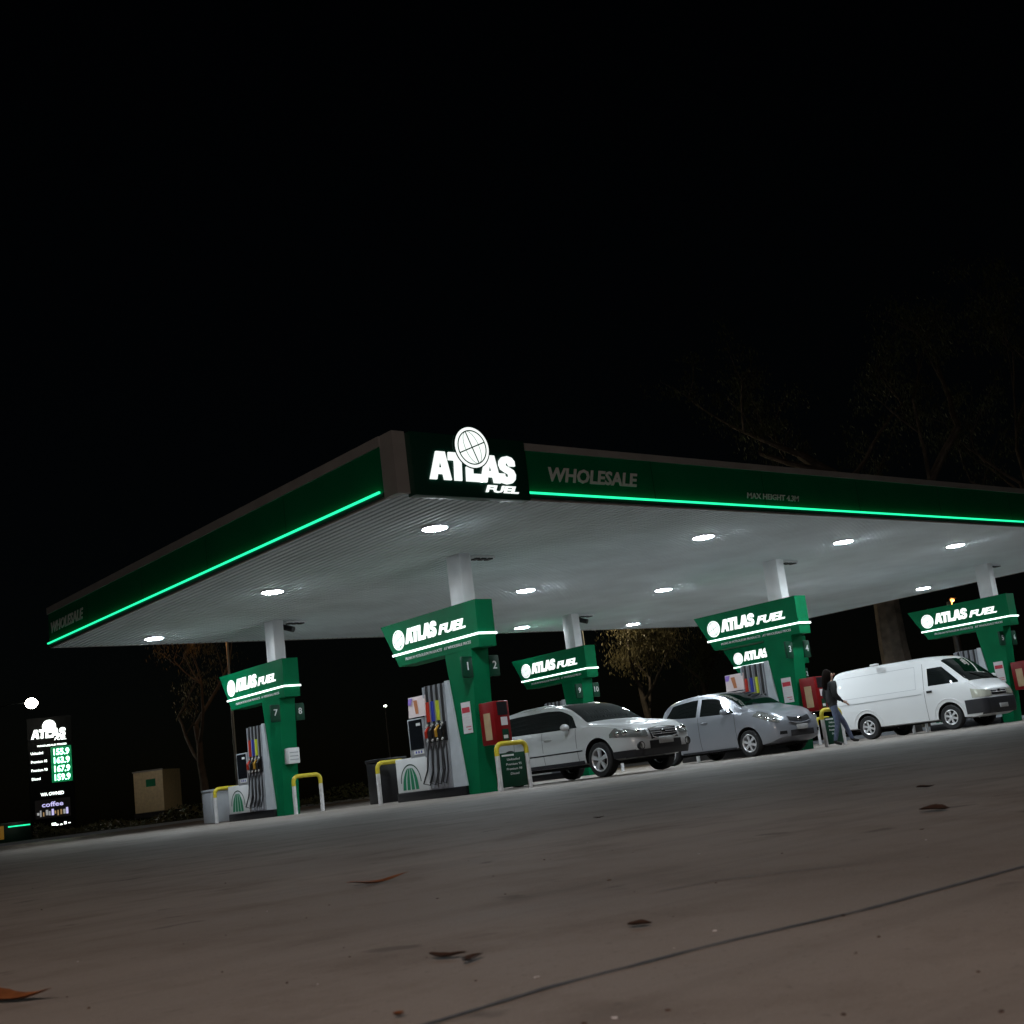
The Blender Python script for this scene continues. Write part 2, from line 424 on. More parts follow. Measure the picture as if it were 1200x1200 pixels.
# columns
IX = [4.19, 13.68, 23.16]; IY = [4.2, 11.65]
for yy in IY:
    for xx in IX:
        MB().bbox(xx - .14, xx + .14, yy - .21, yy + .21, 1.4, H + .01, 'white', .012).obj('column', can)
        v = MB(); v.bbox(xx + .3, xx + .85, yy - .09, yy + .09, H - .05, H - .001, 'white', .01)
        for q in range(3): v.box(xx + .36 + q * .16, xx + .46 + q * .16, yy - .1, yy + .07, H - .075, H - .05, 'black')
        v.obj('vent', can)
# canopy lights
LX = [2.05, 8.78, 13.47, 18.1, 25.46]; LY = [1.96, 7.7, 13.6]
xn = ['first', 'second', 'third', 'fourth', 'fifth']; yn = ['front', 'middle', 'back']
for j, yy in enumerate(LY):
    for i, xx in enumerate(LX):
        if (i, j) == (1, 2): continue
        e = empty('canopy_light', (xx, yy, H), '%s round white light from the corner-sign end, %s row of the canopy ceiling' % (xn[i], yn[j]), 'ceiling light', 'round lights in the canopy ceiling')
        rim = MB().lathe([(.235, 0.02), (.235, -.034), (.215, -.038), (.207, -.01)], (0, 0, 0), m='white').obj('rim', e)
        ln = MB().lathe([(.205, -.01), (.205, -.03), (.19, -.045), (.1, -.055), (0.001, -.058)], (0, 0, 0), m='lens').obj('lens', e)
# security cameras on back row columns
for xx, lb in ((IX[0], 'dark bullet camera at the top of the back column above pump 7'), (IX[1], 'dark bullet camera at the top of the back column above pump 9')):
    e = empty('security_camera', (xx + .14, IY[1] - .1, H - .15), lb, 'camera', 'security cameras on the back columns')
    MB().tube([(0, 0, 0), (.1, -.05, 0)], .025, 'black').obj('bracket', e)
    MB().tube([(.05, .08, .02), (.2, -.22, -.1)], .07, 'black', 14).obj('housing', e)

# ------------------------------------------------------------------ pump islands
def number_geo(txt, s):
    """wing plate beside the totem, s = -1 left, +1 right; text faces -Y"""
    mb = MB()
    x0 = -.2 - .24 if s < 0 else .2
    return put_text(mb, txt, (x0 + .12, -.33, 2.26), X, Z, None, .15, .006, 'lettern', .012)
MT['lettern'] = mat('number_white', (.75, .75, .75), .5)
def island_sign(loc, label, nums, with_notice=True):
    e = empty('pump_totem', (loc[0], loc[1], 0), label, 'sign', 'green pump totems under the canopy')
    # totem: tapered in Y
    poly = [(-.12, 0), (-.34, 2.7), (.52, 2.7), (.22, 0)]
    MB().prism(poly, 'x', -.2, .2, 'green').obj('cladding', e, smooth=0)
    # blade sign
    poly = [(-.60, 2.66), (-.62, 3.55), (2.62, 3.55), (2.08, 2.66)]
    bl = MB().prism(poly, 'x', -.205, .205, 'green')
    b = bl.obj('sign_panel', e, smooth=0)
    st = MB(); st.box(-.225, -.205, -.62, 2.26, 2.885, 2.925, 'strip'); st.box(.205, .225, -.62, 2.26, 2.885, 2.925, 'strip'); st.box(-.225, .225, -.642, -.624, 2.885, 2.925, 'strip')
    st.obj('light_strip', b, smooth=0)
    for s in (-1, 1):
        lt = MB()
        U = -Y if s < 0 else Y
        def at(d, z): return Vector((s * .205, (2.62 - d) if s < 0 else (-.62 + d), z))
        globe(lt, at(.62, 3.19), U, Z, .2, .02, sq=1.0, detail=True)
        poly_letters(lt, 'ATLAS', at(.86, 3.07), U, Z, 1.13, .3, .02, 'lit', .15)
        put_text(lt, 'FUEL', at(2.0, 3.07), U, Z, .88, .19, .02, 'lit', .035, .3)
        put_text(MB(), 'PREMIUM PETROLEUM PRODUCTS   AT WHOLESALE PRICES', at(.78, 2.755), U, Z, 2.2, .055, .004, 'lettern', .01, .1).obj('tagline', b, smooth=0)
        lt.obj('lettering', b, smooth=0)
    for s, tx in ((-1, nums[0]), (1, nums[1])):
        p = MB().bbox(-.44 if s < 0 else .2, -.2 if s < 0 else .44, -.33, -.26, 2.12, 2.52, 'dgreen', .02).obj('number_plate', e)
        number_geo(tx, s).obj('number', p, smooth=0)
    return e
MT['notice'] = MT['paper']
def notice(parent):
    mb = MB(); mb.box(-.212, -.202, -.11, .17, 1.12, 1.70, 'paper')
    mb.box(-.214, -.2121, -.09, .15, 1.5, 1.6, 'paperred')
    for k in range(6): mb.box(-.214, -.2121, -.08, .02 + .11 * ((k * 7) % 3) / 2, 1.18 + k * .05, 1.195 + k * .05, 'paperred' if k < 2 else 'letter')
    return mb.obj('notice', parent, smooth=0)

def make_pump(loc, label):
    e = empty('fuel_pump', (loc[0], loc[1], 0), label, 'fuel pump', 'fuel pumps on the islands')
    MB().bbox(-.26, .26, .24, 2.55, 0, .17, 'black', .01).obj('plinth', e)
    # tower with slanted white end wedge
    MB().prism([(.64, .17), (.58, 2.15), (1.32, 2.16), (1.42, .17)], 'x', -.2, .2, 'hosegrey').obj('tower', e, smooth=0)
    MB().prism([(.215, .17), (.46, 2.17), (.578, 2.17), (.638, .17)], 'x', -.24, .24, 'panelblue').obj('end_panel', e, smooth=0)
    for s in (-1, 1):
        ribs = MB()
        for k in range(5):
            y = .66 + k * .165
            ribs.prism([(y + .02, .2), (y - .03, 2.14), (y + .02, 2.14), (y + .07, .2)], 'x', s * .2, s * .235, 'grey')
        ribs.obj('hose_channel', e, smooth=0)
        cols = ['black', 'nyel', 'nblue', 'nred']; noz = ['black', 'norange', 'black', 'nred']
        for k in range(4):
            y = .72 + k * .165; xx = s * .232
            hz = MB()
            hz.tube([(s * .235, y - .03, 2.15), (s * .235, y + .0, 1.42)], .032, 'rubber', 8)
            hz.tube([(s * .24, y + .05, 1.12), (s * .30, y + .05, .9), (s * .29, y + .06 + .03 * k, .55), (s * .33, y + .12 + .05 * k, .3), (s * .31, y + .05 + .01 * k, .26), (s * .25, y + .02, .5), (s * .215, y + .03, 1.0)], .016, 'rubber', 8)
            hz.obj('hose', e)
            if cols[k] != 'black':
                MB().tube([(s * .238, y - .012, 1.84), (s * .238, y + .0, 1.46)], .042, cols[k], 12).obj('grade_label', e)
            nz = MB(); c = noz[k]
            nz.bbox(min(s * .2, s * .26), max(s * .2, s * .26), y - .06, y + .075, 1.06, 1.42, 'black', .01)
            nz.tube([(s * .3, y + .06, 1.16), (s * .33, y + .02, 1.28), (s * .27, y - .01, 1.37)], [.03, .032, .018], c, 10)
            nz.tube([(s * .3, y + .03, 1.36), (s * .3, y - .02, 1.405)], .02, 'lettern', 8)
            nz.tube([(s * .3, y + .05, 1.085), (s * .3, y + .02, 1.12)], .017, 'lettern', 8)
            nz.obj('nozzle', e)
        if s < 0 or True:
            a, b = (-.25, -.05) if s < 0 else (.05, .25)
            d = MB().bbox(a, b, 1.42, 1.96, .80, 1.58, 'grey', .02).obj('display', e)
            f0, f1 = (-.258, -.2505) if s < 0 else (.2505, .258)
            sc = MB(); sc.box(f0, f1, 1.45, 1.9, .98, 1.55, 'screen'); sc.obj('screen', d, smooth=0)
            kp = MB(); kp.box(f0 - (.004 if s < 0 else 0), f1 + (.004 if s > 0 else 0), 1.47, 1.8, .88, .96, 'lettern'); kp.box(f0 - .003 if s < 0 else f1, f0 if s < 0 else f1 + .003, 1.5, 1.64, 1.43, 1.48, 'lettern')
            for q in range(3): kp.box(f0 - .006 if s < 0 else f1 + .004, f0 - .004 if s < 0 else f1 + .006, 1.52 + q * .09, 1.56 + q * .09, .9, .945, 'nblue')
            kp.obj('keypad', d, smooth=0)
    lp = MB().bbox(-.25, .25, 1.44, 2.52, .172, .84, 'white', .015).obj('lower_panel', e)
    for s in (-1, 1):
        lg = MB()
        U = -Y if s < 0 else Y
        C = Vector((s * .251, 2.02, .36)); Nn = U.cross(Z)
        seg = 24
        # half globe mark: ring and meridian wedges
        vs = []; fs = []
        for k in range(seg + 1):
            th = math.pi * (k / seg) * 1.0; d_ = U * math.cos(th) + Z * math.sin(th)
            vs += [C + d_ * .36 + Nn * .003, C + d_ * .335 + Nn * .003]
            if k: fs.append((2 * k - 2, 2 * k - 1, 2 * k + 1, 2 * k))
        lg.add(vs, fs, 'dgreen')
        for q in range(4):
            a0, a1 = -.30 + q * .15, -.19 + q * .15
            vs = []; fs = []
            for k in range(9):
                t = k / 8; zz = -.14 + t * .42; sq_ = math.sqrt(max(0, 1 - (max(0, zz) / .31) ** 2))
                vs += [C + U * (a0 * sq_ * (1 - .25 * t)) + Z * zz + Nn * .003, C + U * (a1 * sq_ * (1 - .25 * t)) + Z * zz + Nn * .003]
                if k: fs.append((2 * k - 2, 2 * k - 1, 2 * k + 1, 2 * k))
            lg.add(vs, fs, 'logo')
        lg.obj('emblem', lp, smooth=0)
    pf = MB()
    pf.add([(-.26, 1.28, 1.60), (-.26, 1.86, 1.60), (-.23, 1.86, 2.0), (-.23, 1.28, 2.0), (-.23, 1.28, 1.60), (-.23, 1.86, 1.60), (-.2, 1.86, 2.0), (-.2, 1.28, 2.0)],
           [(0, 1, 2, 3), (4, 5, 6, 7), (0, 1, 5, 4), (1, 2, 6, 5), (2, 3, 7, 6), (3, 0, 4, 7)], 'poster')
    pf.add([(-.2635, 1.74, 1.85), (-.2635, 1.84, 1.85), (-.243, 1.84, 1.98), (-.243, 1.7, 1.98)], [(0, 1, 2, 3)], 'postpurple')
    pf.add([(-.264, 1.5, 1.66), (-.264, 1.6, 1.66), (-.2435, 1.68, 1.93), (-.2435, 1.55, 1.93)], [(0, 1, 2, 3)], 'postbrown')
    pf.tube([(-.15, 1.6, 1.57), (-.19, 1.6, 1.64)], .02, 'black', 8)
    return e, pf
def make_bollard(board):
    e = empty('hoop_bollard', (0, 0, 0), 'hoop', 'bollard')
    r = .12; hw = .345; top = .83; pts = [(-hw, 0, top - r)]
    for k in range(1, 9):
        a = math.pi / 2 * k / 8; pts.append((-hw + r * (1 - math.cos(a)), 0, top - r + r * math.sin(a)))
    full = [(-hw, 0, .62)] + pts + [(-p[0], 0, p[2]) for p in reversed(pts)] + [(hw, 0, .62)]
    MB().tube([(-hw, 0, 0), (-hw, 0, .62)], .045, 'bollwhite', 16).obj('leg', e)
    MB().tube([(hw, 0, 0), (hw, 0, .62)], .045, 'bollwhite', 16).obj('leg', e)
    MB().tube(full, .0455, 'yellow', 16).obj('hoop', e)
    if board:
        b = MB().bbox(-hw + .06, hw - .06, -.02, .02, .05, .66, 'dgreen', .008).obj('sign_board', e)
        for k, s in enumerate(('Unleaded', 'Premium 95', 'Premium 98', 'Diesel')):
            ww = (.3, .36, .36, .2)[k]
            put_text(MB(), s, (-ww / 2, -.021, .52 - k * .085), X, Z, ww, .04, .003, 'lettern', .0, .1).obj('lettering', b, smooth=0)
        MB().box(-.26, .02, -.024, -.021, .6, .63, 'lettern').obj('heading', b, smooth=0)
    return e
bo_plain = make_bollard(False); bo_board = make_bollard(True); used = {True: False, False: False}
def place_bollard(x, y, board, label):
    src = bo_board if board else bo_plain
    o = src if not used[board] else copy_tree(src)
    used[board] = True; o.location = (x, y, 0)
    return setp(o, label, 'bollard', 'white and yellow hoop bollards at the pump islands')
desc = {(0, 0): 'front island nearest the corner sign', (1, 0): 'front island beside the hatchback', (2, 0): 'front island beyond the white van', (0, 1): 'back island at the far left', (1, 1): 'back island seen over the wagon roof', (2, 1): 'back island mostly hidden behind the hatchback'}
nums = {(0, 0): '12', (1, 0): '34', (2, 0): '56', (0, 1): '78', (1, 1): ('9', '10'), (2, 1): ('11', '12')}
pump0 = None
for j, yy in enumerate(IY):
    for i, xx in enumerate(IX):
        nm = nums[(i, j)]; row = 'front' if j == 0 else 'back'
        e = island_sign((xx, yy), 'tapered green totem numbered %s and %s on the %s' % (nm[0], nm[1], desc[(i, j)]), nm)
        if j == 0: notice(e)
        lb = 'grey fuel pump with black hoses on the %s' % desc[(i, j)]
        if pump0 is None:
            pump0, pf = make_pump((xx, yy), lb); p = pump0
            pm = pf.obj('poster', pump0, smooth=0); pm['label'] = 'white poster with purple corner above the pump display'
        else:
            p = copy_tree(pump0); p.location = (xx, yy, 0); p['label'] = lb
            if j == 1:
                for c in KIDS(p):
                    if c.name.startswith('poster'): bpy.data.objects.remove(c)
        place_bollard(xx, yy - .92, j == 0, ('hoop bollard with green fuel list board, near end, %s' if j == 0 else 'plain hoop bollard at the near end of the %s') % desc[(i, j)])
        place_bollard(xx, yy + 3.05, False, 'plain hoop bollard at the far end of the %s' % desc[(i, j)])
        if j == 0:
            c = empty('windscreen_wash_cabinet', (xx, yy, 0), 'red windscreen wash cabinet on the totem of the %s' % desc[(i, j)], 'cabinet', 'red wash cabinets on the front totems')
            MB().bbox(-.16, .2, -.74, -.30, .84, 1.62, 'red', .012).obj('housing', c)
            q = MB(); q.box(-.166, -.1605, -.62, -.42, .93, 1.42, 'beige'); q.obj('side_window', c, smooth=0)
            q = MB(); q.box(-.08, .15, -.746, -.7405, 1.36, 1.6, 'black'); q.box(-.02, .13, -.746, -.7405, 1.17, 1.32, 'paper'); q.box(-.02, .13, -.746, -.7405, .9, 1.1, 'dgreen'); q.box(0, .1, -.749, -.746, .93, .99, 'paper')
            q.obj('front_panel', c, smooth=0)
        elif i == 0:
            c = empty('towel_dispenser', (xx, yy, 0), 'small white paper towel box on the front of totem 7', 'dispenser')
            MB().bbox(-.13, .16, -.42, -.17, 1.14, 1.5, 'white', .015).obj('box', c)
            q = MB()
            for z in (1.22, 1.3, 1.38): q.box(-.1, .12, -.423, -.4205, z, z + .02, 'grey')
            q.obj('front_slot', c, smooth=0)
        bx = 'bin'
        if (i, j) == (0, 1):
            b = empty('rubbish_bin', (xx, yy + 3.3, 0), 'pale grey bin beyond the pump of totem 7 behind its hoop bollard', 'bin')
            MB().bbox(-.34, .36, 0, .5, .02, .78, 'grey', .02).obj('body', b)
            MB().bbox(-.36, .38, -.02, .52, .78, .84, 'grey', .02).obj('lid', b)
        else:
            b = empty('rubbish_bin', (xx + .3, yy + 3.35, 0), 'black bin behind the far hoop bollard of the %s' % desc[(i, j)], 'bin', 'black bins at the pump islands')
            MB().bbox(-.40, .28, 0, .5, .02, .86, 'black', .02).obj('body', b)
            MB().bbox(-.42, .30, -.02, .52, .86, .93, 'black', .02).obj('lid', b)

# ------------------------------------------------------------------ cars
def interp(tab, x):
    """monotone smooth interpolation of (x, value) pairs"""
    if x <= tab[0][0]: return tab[0][1]
    for i in range(len(tab) - 1):
        x0, y0_ = tab[i]; x1, y1_ = tab[i + 1]
        if x <= x1:
            d = (y1_ - y0_) / (x1 - x0)
            dp = (y0_ - tab[i - 1][1]) / (x0 - tab[i - 1][0]) if i > 0 else d
            dn = (tab[i + 2][1] - y1_) / (tab[i + 2][0] - x1) if i + 2 < len(tab) else d
            m0 = 0 if dp * d <= 0 else 2 * dp * d / (dp + d)
            m1 = 0 if dn * d <= 0 else 2 * dn * d / (dn + d)
            t = (x - x0) / (x1 - x0); h = x1 - x0
            return (2 * t**3 - 3 * t**2 + 1) * y0_ + (t**3 - 2 * t**2 + t) * h * m0 + (-2 * t**3 + 3 * t**2) * y1_ + (t**3 - t**2) * h * m1
    return tab[-1][1]
class Car:
    def __init__(s, L, top, belt, hw, bot, tumble, nose, edge=.05, low=.95):
        s.L, s.top, s.belt, s.hw, s.bot, s.tum, s.nose, s.edge, s.low = L, top, belt, hw, bot, tumble, nose, edge, low
    def section(s, l):
        t = interp(s.top, l); be = min(interp(s.belt, l), t - .035); w_ = interp(s.hw, l); b = interp(s.bot, l)
        sh = w_ * .965; gh = max(0, t - be)
        wt = sh - s.tum * gh - (.02 if gh > .1 else .04)
        e = min(s.edge, gh * .8)
        P = [(0, b), (w_ * .8, b), (w_ * s.low, b + .03), (w_ * .985, b + (be - b) * .25), (w_, b + (be - b) * .5), (w_ * .995, b + (be - b) * .75), (w_ * .985, be - (be - b) * .09), (sh, be)]
        P += [(sh + (wt - sh) * .5, be + (t - e - be) * .5), (wt, t - e), (wt - e * .25, t - e * .4), (wt - e * .9, t - e * .05), (wt * .75, t + .008), (wt * .4, t + .018), (0, t + .022)]
        return P
    def lshift(s, l, z):
        return interp(s.nose, z) * math.exp(-(max(l, 0) / .28) ** 1.5)
    def pt(s, l, x, z): return (x, l + s.lshift(l, z), z)
    def side(s, l, z):
        P = s.section(l)
        up = P[2:12]
        for (xa, za), (xb, zb) in zip(up, up[1:]):
            if za <= z <= zb and zb > za: return xa + (xb - xa) * (z - za) / (zb - za)
        return up[-1][0] if z > up[-1][1] else up[0][0]
    def topz(s, l, x):
        P = s.section(l)[7:]; x = abs(x)
        for (xa, za), (xb, zb) in zip(P, P[1:]):
            if xb <= x <= xa: return za + (zb - za) * (xa - x) / (xa - xb) if xa > xb else za
        return P[-1][1]
    def body(s, name, parent, m, arches, ns=70):
        ls = [s.L * ((k / ns)) for k in range(ns + 1)]
        ls = sorted(set(ls + [.02, .05, .1, s.L - .02, s.L - .06]))
        vs = []; fs = []; n = None
        for l in ls:
            P = s.section(l); ring = P + [(-x, z) for x, z in reversed(P[1:-1])]
            n = len(ring)
            vs += [s.pt(l, x, z) for x, z in ring]
        for i in range(len(ls) - 1):
            for k in range(n): fs.append((i * n + k, i * n + (k + 1) % n, (i + 1) * n + (k + 1) % n, (i + 1) * n + k))
        half = len(s.section(0))
        for base in (0, (len(ls) - 1) * n):
            q = [base + k for k in range(n)]
            for k in range(half - 1):
                a, b = k, k + 1; c, d = (n - k - 1) % n if k + 1 <= n else 0, (n - k) % n
                f = [q[a], q[b], q[(n - b) % n], q[(n - a) % n]]
                f = list(dict.fromkeys(f))
                if len(f) > 2: fs.append(f)
        o = MB().add(vs, fs, m).obj(name, parent, smooth=0)
        bm = bmesh.new()
        for (ly, rr) in arches:
            for sd in (-1, 1):
                g = bmesh.ops.create_cone(bm, cap_ends=True, segments=40, radius1=rr, radius2=rr, depth=.6)
                bmesh.ops.rotate(bm, verts=g['verts'], cent=(0, 0, 0), matrix=Matrix.Rotation(R(90), 3, 'Y'))
                bmesh.ops.translate(bm, verts=g['verts'], vec=(sd * (interp(s.hw, ly) + .08), ly, s.wr + .015))
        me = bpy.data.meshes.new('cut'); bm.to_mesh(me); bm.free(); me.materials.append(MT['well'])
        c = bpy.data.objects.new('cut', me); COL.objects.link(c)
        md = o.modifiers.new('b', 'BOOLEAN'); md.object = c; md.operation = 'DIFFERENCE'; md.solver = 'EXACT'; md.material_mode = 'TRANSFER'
        sub = parent.matrix_world
        c.parent = parent
        dg = bpy.context.evaluated_depsgraph_get(); dg.update()
        nm = bpy.data.meshes.new_from_object(o.evaluated_get(dg)); o.modifiers.clear()
        old = o.data; o.data = nm; bpy.data.meshes.remove(old); nm.name = name
        bpy.data.objects.remove(c); bpy.data.meshes.remove(me)
        smooth_by_angle(nm, 38)
        return o
    def side_patch(s, l0, l1, lo, hi, sd, off=.006, nl=24, nz=6):
        vs = []; fs = []
        for i in range(nl + 1):
            l = l0 + (l1 - l0) * i / nl; a, b = lo(l), hi(l)
            for k in range(nz + 1):
                z = a + (max(b, a + .001) - a) * k / nz
                x, y, z_ = s.pt(l, s.side(l, z), z)
                vs.append((sd * (x + off), y - off * math.exp(-(l / .3) ** 2) * 1.2, z_))
        m = nz + 1
        for i in range(nl):
            for k in range(nz): fs.append((i * m + k, i * m + k + 1, (i + 1) * m + k + 1, (i + 1) * m + k))
        return vs, fs
    def top_patch(s, l0, l1, e, off=.006, nl=16, nx=14):
        vs = []; fs = []
        for i in range(nl + 1):
            l = l0 + (l1 - l0) * i / nl
            for k in range(nx + 1):
                x = -e(l) + 2 * e(l) * k / nx; z = s.topz(l, x)
                p = s.pt(l, x, z + off); vs.append(p)
        m = nx + 1
        for i in range(nl):
            for k in range(nx): fs.append((i * m + k, i * m + k + 1, (i + 1) * m + k + 1, (i + 1) * m + k))
        return vs, fs
    def front_patch(s, xs0, xs1, z0, z1, off=.01, l=0.0, nx=10, nz=6, zf=None):
        """patch over the nose face"""
        vs = []; fs = []
        for i in range(nx + 1):
            x = xs0 + (xs1 - xs0) * i / nx
            for k in range(nz + 1):
                z = z0 + (z1 - z0) * k / nz
                if zf: z = zf(x, z)
                vs.append((x, s.noseline(x, z) - off, z))
        m = nz + 1
        for i in range(nx):
            for k in range(nz): fs.append((i * m + k, i * m + k + 1, (i + 1) * m + k + 1, (i + 1) * m + k))
        return vs, fs
    def noseline(s, x, z):
        """how far back the skin lies at lateral x and height z"""
        l = 0.0
        while l < 1.2 and (s.side(l, z) < abs(x) or interp(s.top, l) < z): l += .01
        return l + s.lshift(l, z)
def wheel(parent, x, y, r, width, sd, spokes, rim_r, style='alloy'):
    w_ = MB()
    hw_ = width / 2
    w_.lathe([(rim_r, -hw_), (r - .03, -hw_ - .004), (r - .006, -hw_ + .025), (r, 0), (r - .006, hw_ - .025), (r - .03, hw_ + .004), (rim_r, hw_)], (0, 0, 0), 'x', 40, 'tyre')
    e = w_.obj('wheel', parent); e.location = (x, y, r)
    rm = MB(); o = sd * hw_
    rm.lathe([(rim_r, o * .98), (rim_r - .012, o * 1.06), (rim_r - .03, o * .9), (rim_r - .035, -o * .5)], (0, 0, 0), 'x', 40, 'alloy')
    rm.lathe([(rim_r - .035, 0), (.001, 0)], (0, 0, 0), 'x', 32, 'well')
    rm.lathe([(.06, o * .2), (.06, o * .92), (.03, o * 1.02), (.001, o * 1.02)], (0, 0, 0), 'x', 20, 'alloy')
    for k in range(spokes):
        th = 2 * math.pi * k / spokes + .3
        c, s_ = math.cos(th), math.sin(th)
        a = .022 if spokes > 5 else .03
        b = .03 if spokes > 5 else .042
        pts = []
        for (rr, ww, dp) in ((.045, a, .96), (rim_r - .02, b, .9)):
            for q in (-1, 1):
                pts.append((rr * c - q * ww * s_, rr * s_ + q * ww * c, dp))
        vs = [(o * p[2], p[0], p[1]) for p in pts] + [(o * (p[2] - .3), p[0], p[1]) for p in pts]
        rm.add(vs, [(0, 1, 3, 2), (4, 5, 7, 6), (0, 2, 6, 4), (1, 3, 7, 5), (0, 1, 5, 4), (2, 3, 7, 6)], 'alloy')
    rm.obj('rim', e)
    return e
def strip_on_side(c, l0, l1, z0, z1, sd, m, off=.008):
    vs, fs = c.side_patch(l0, l1, lambda l: z0 if not callable(z0) else z0(l), lambda l: z1 if not callable(z1) else z1(l), sd, off, 16, 2)
    return MB().add(vs, fs, m)
def mirror_obj(parent, x, y, z, sd, m='paint'):
    bm = bmesh.new(); bmesh.ops.create_uvsphere(bm, u_segments=16, v_segments=10, radius=1)
    for v in bm.verts: v.co = Vector((v.co.x * .11, v.co.y * (.055 if v.co.y > 0 else .075), v.co.z * .072))
    mb = MB().bm(bm, m, Matrix.Translation((x + sd * .08, y, z)))
    mb.tube([(x - sd * .06, y + .01, z - .05), (x + sd * .03, y, z - .03)], .022, 'blacktrim', 8)
    return mb.obj('wing_mirror', parent)

MT['paint_silver'] = mat('paint_silver', (.64, .65, .66), .3, .15, coat=.5)
MT['paint_bluegrey'] = mat('paint_bluegrey', (.28, .295, .33), .32, .35, coat=.5)
MT['paint_white'] = mat('paint_white', (.74, .75, .76), .32, 0, coat=.4)

def door_lines(c, e, lst, sd, zt, zb):
    mb = MB()
    for l in lst:
        for k in range(1):
            vs, fs = c.side_patch(l - .005, l + .005, lambda q: zb, lambda q: zt(q), sd, .0035, 1, 14)
            mb.add(vs, fs, 'blacktrim')
    return mb

# --- wagon (silver, raised, black lower cladding)
def build_wagon():
    e = empty('station_wagon', (7.03, 2.17, 0), 'silver station wagon with dark lower bumpers beside the totem numbered 1 and 2', 'car')
    L = 4.73; hw = .885
    c = Car(L, top=[(0, .80), (.15, .88), (.5, .95), (1.0, 1.02), (1.22, 1.05), (1.5, 1.21), (1.85, 1.39), (2.15, 1.475), (2.6, 1.50), (3.4, 1.495), (4.0, 1.46), (4.3, 1.37), (4.6, 1.06), (4.73, .9)],
            belt=[(0, .74), (.5, .9), (1.2, .98), (2, .985), (3.5, 1.01), (4.5, 1.04), (4.73, .88)],
            hw=[(0, .62), (.05, .70), (.13, .78), (.3, .845), (.6, .875), (1.2, hw), (3.6, hw), (4.3, .85), (4.6, .78), (4.73, .66)],
            bot=[(0, .42), (.3, .3), (.6, .27), (3.9, .28), (4.5, .34), (4.73, .42)], tumble=.34,
            nose=[(.2, .10), (.45, .0), (.6, .0), (.72, .03), (.85, .10), (1, .15)], edge=.07)
    c.wr = .334; fa, ra = .93, .93 + 2.67
    c.body('body', e, 'paint_silver', [(fa, .40), (ra, .40)])
    # glass
    for sd in (-1, 1):
        zt = lambda l: interp(c.top, l) - .085 - (.0 if l > 2.2 else 0)
        def hi(l): return min(zt(l), interp(c.top, l) - .09)
        lo = lambda l: interp(c.belt, l) + .015
        for (a, b, nm) in ((1.5, 2.52, 'window'), (2.56, 3.42, 'window'), (3.46, 4.22, 'window')):
            def hh(l, a=a, b=b):
                return max(lo(l) + .01, min(hi(l), lo(l) + (l - a) * 1.2 if a < 1.6 else 9, lo(l) + (b - l) * 2.2 if b > 4 else 9))
            MB().add(*c.side_patch(a, b, lo, hh, sd), 'glass').obj('window', e)
        MB().add(*c.side_patch(2.51, 2.57, lo, hi, sd, .005, 2), 'glass').obj('pillar_trim', e)
        MB().add(*c.side_patch(3.41, 3.47, lo, hi, sd, .005, 2), 'glass').obj('pillar_trim', e)
        # lower cladding lines and side moulding
        strip_on_side(c, fa + .45, ra - .45, .56, .60, sd, 'paint_silver', .02).obj('side_moulding', e)
        strip_on_side(c, fa + .44, ra - .44, .535, .558, sd, 'blacktrim', .006).obj('side_moulding', e)
        strip_on_side(c, fa + .44, ra - .44, .285, .36, sd, 'blacktrim', .008).obj('sill', e)
        strip_on_side(c, .08, fa - .37, .31, .44, sd, 'blacktrim', .012).obj('bumper_corner', e)
        for dl, (za) in ((1.52, .0), (2.54, 0), (3.44, 0)):
            door_lines(c, e, [dl], sd, lambda q: interp(c.belt, q), .34).obj('door_seam', e)
        for hl in (2.36, 3.25):
            MB().tube([(sd * (c.side(hl, .83) + .01), hl - .1, .84), (sd * (c.side(hl, .83) + .035), hl - .05, .845), (sd * (c.side(hl, .83) + .035), hl + .05, .845), (sd * (c.side(hl, .83) + .01), hl + .1, .84)], .014, 'paint_silver', 8).obj('door_handle', e)
        mirror_obj(e, sd * .88, 1.72, 1.03, sd, 'paint_silver')
        # headlight: wraps the corner
        def hl_lo(l): return .66 + .05 * min(1, l / .5)
        def hl_hi(l): return min(.80 + .10 * min(1, l / .5) - (.16 * max(0, (l - .42) / .2)), interp(c.top, l) - .05)
        hd = MB().add(*c.side_patch(.0, .58, hl_lo, hl_hi, sd, .008, 16, 5), 'lampglass')
        hd.add(*c.front_patch(sd * .42, sd * .66, .66, .79, .010, nx=8, nz=4), 'lampglass')
        hd = hd.obj('headlight', e)
        q = MB()
        for ll in (.04, .22, .38):
            x_, y_, z_ = c.pt(ll, c.side(ll, .76), .76)
            bm = bmesh.new(); bmesh.ops.create_uvsphere(bm, u_segments=12, v_segments=8, radius=.062)
            q.bm(bm, 'chrome', Matrix.Translation((sd * (x_ - .02), y_ - .0, z_)))
        q.obj('bulb', hd)
        q = MB(); x_, y_, z_ = sd * .62, c.noseline(.62, .5), .5
        q.lathe([(.078, .05), (.078, -.012), (.062, -.015), (.06, -.0), (.001, -.0)], (x_, y_, z_), 'y', 20, 'blacktrim')
        q.lathe([(.06, -.004), (.001, -.012)], (x_, y_, z_), 'y', 20, 'lampglass')
        q.obj('fog_lamp', e)
        MB().tube([(sd * .6, 2.3, 1.485), (sd * .6, 2.45, 1.525), (sd * .6, 3.3, 1.515), (sd * .58, 4.0, 1.445), (sd * .58, 4.1, 1.40)], .016, 'paint_silver', 8).obj('roof_rail', e)
        tl = MB().add(*c.side_patch(4.35, 4.66, lambda l: .72, lambda l: .98 + 0 * l, sd, .008, 6, 3), 'paperred').obj('tail_light', e)
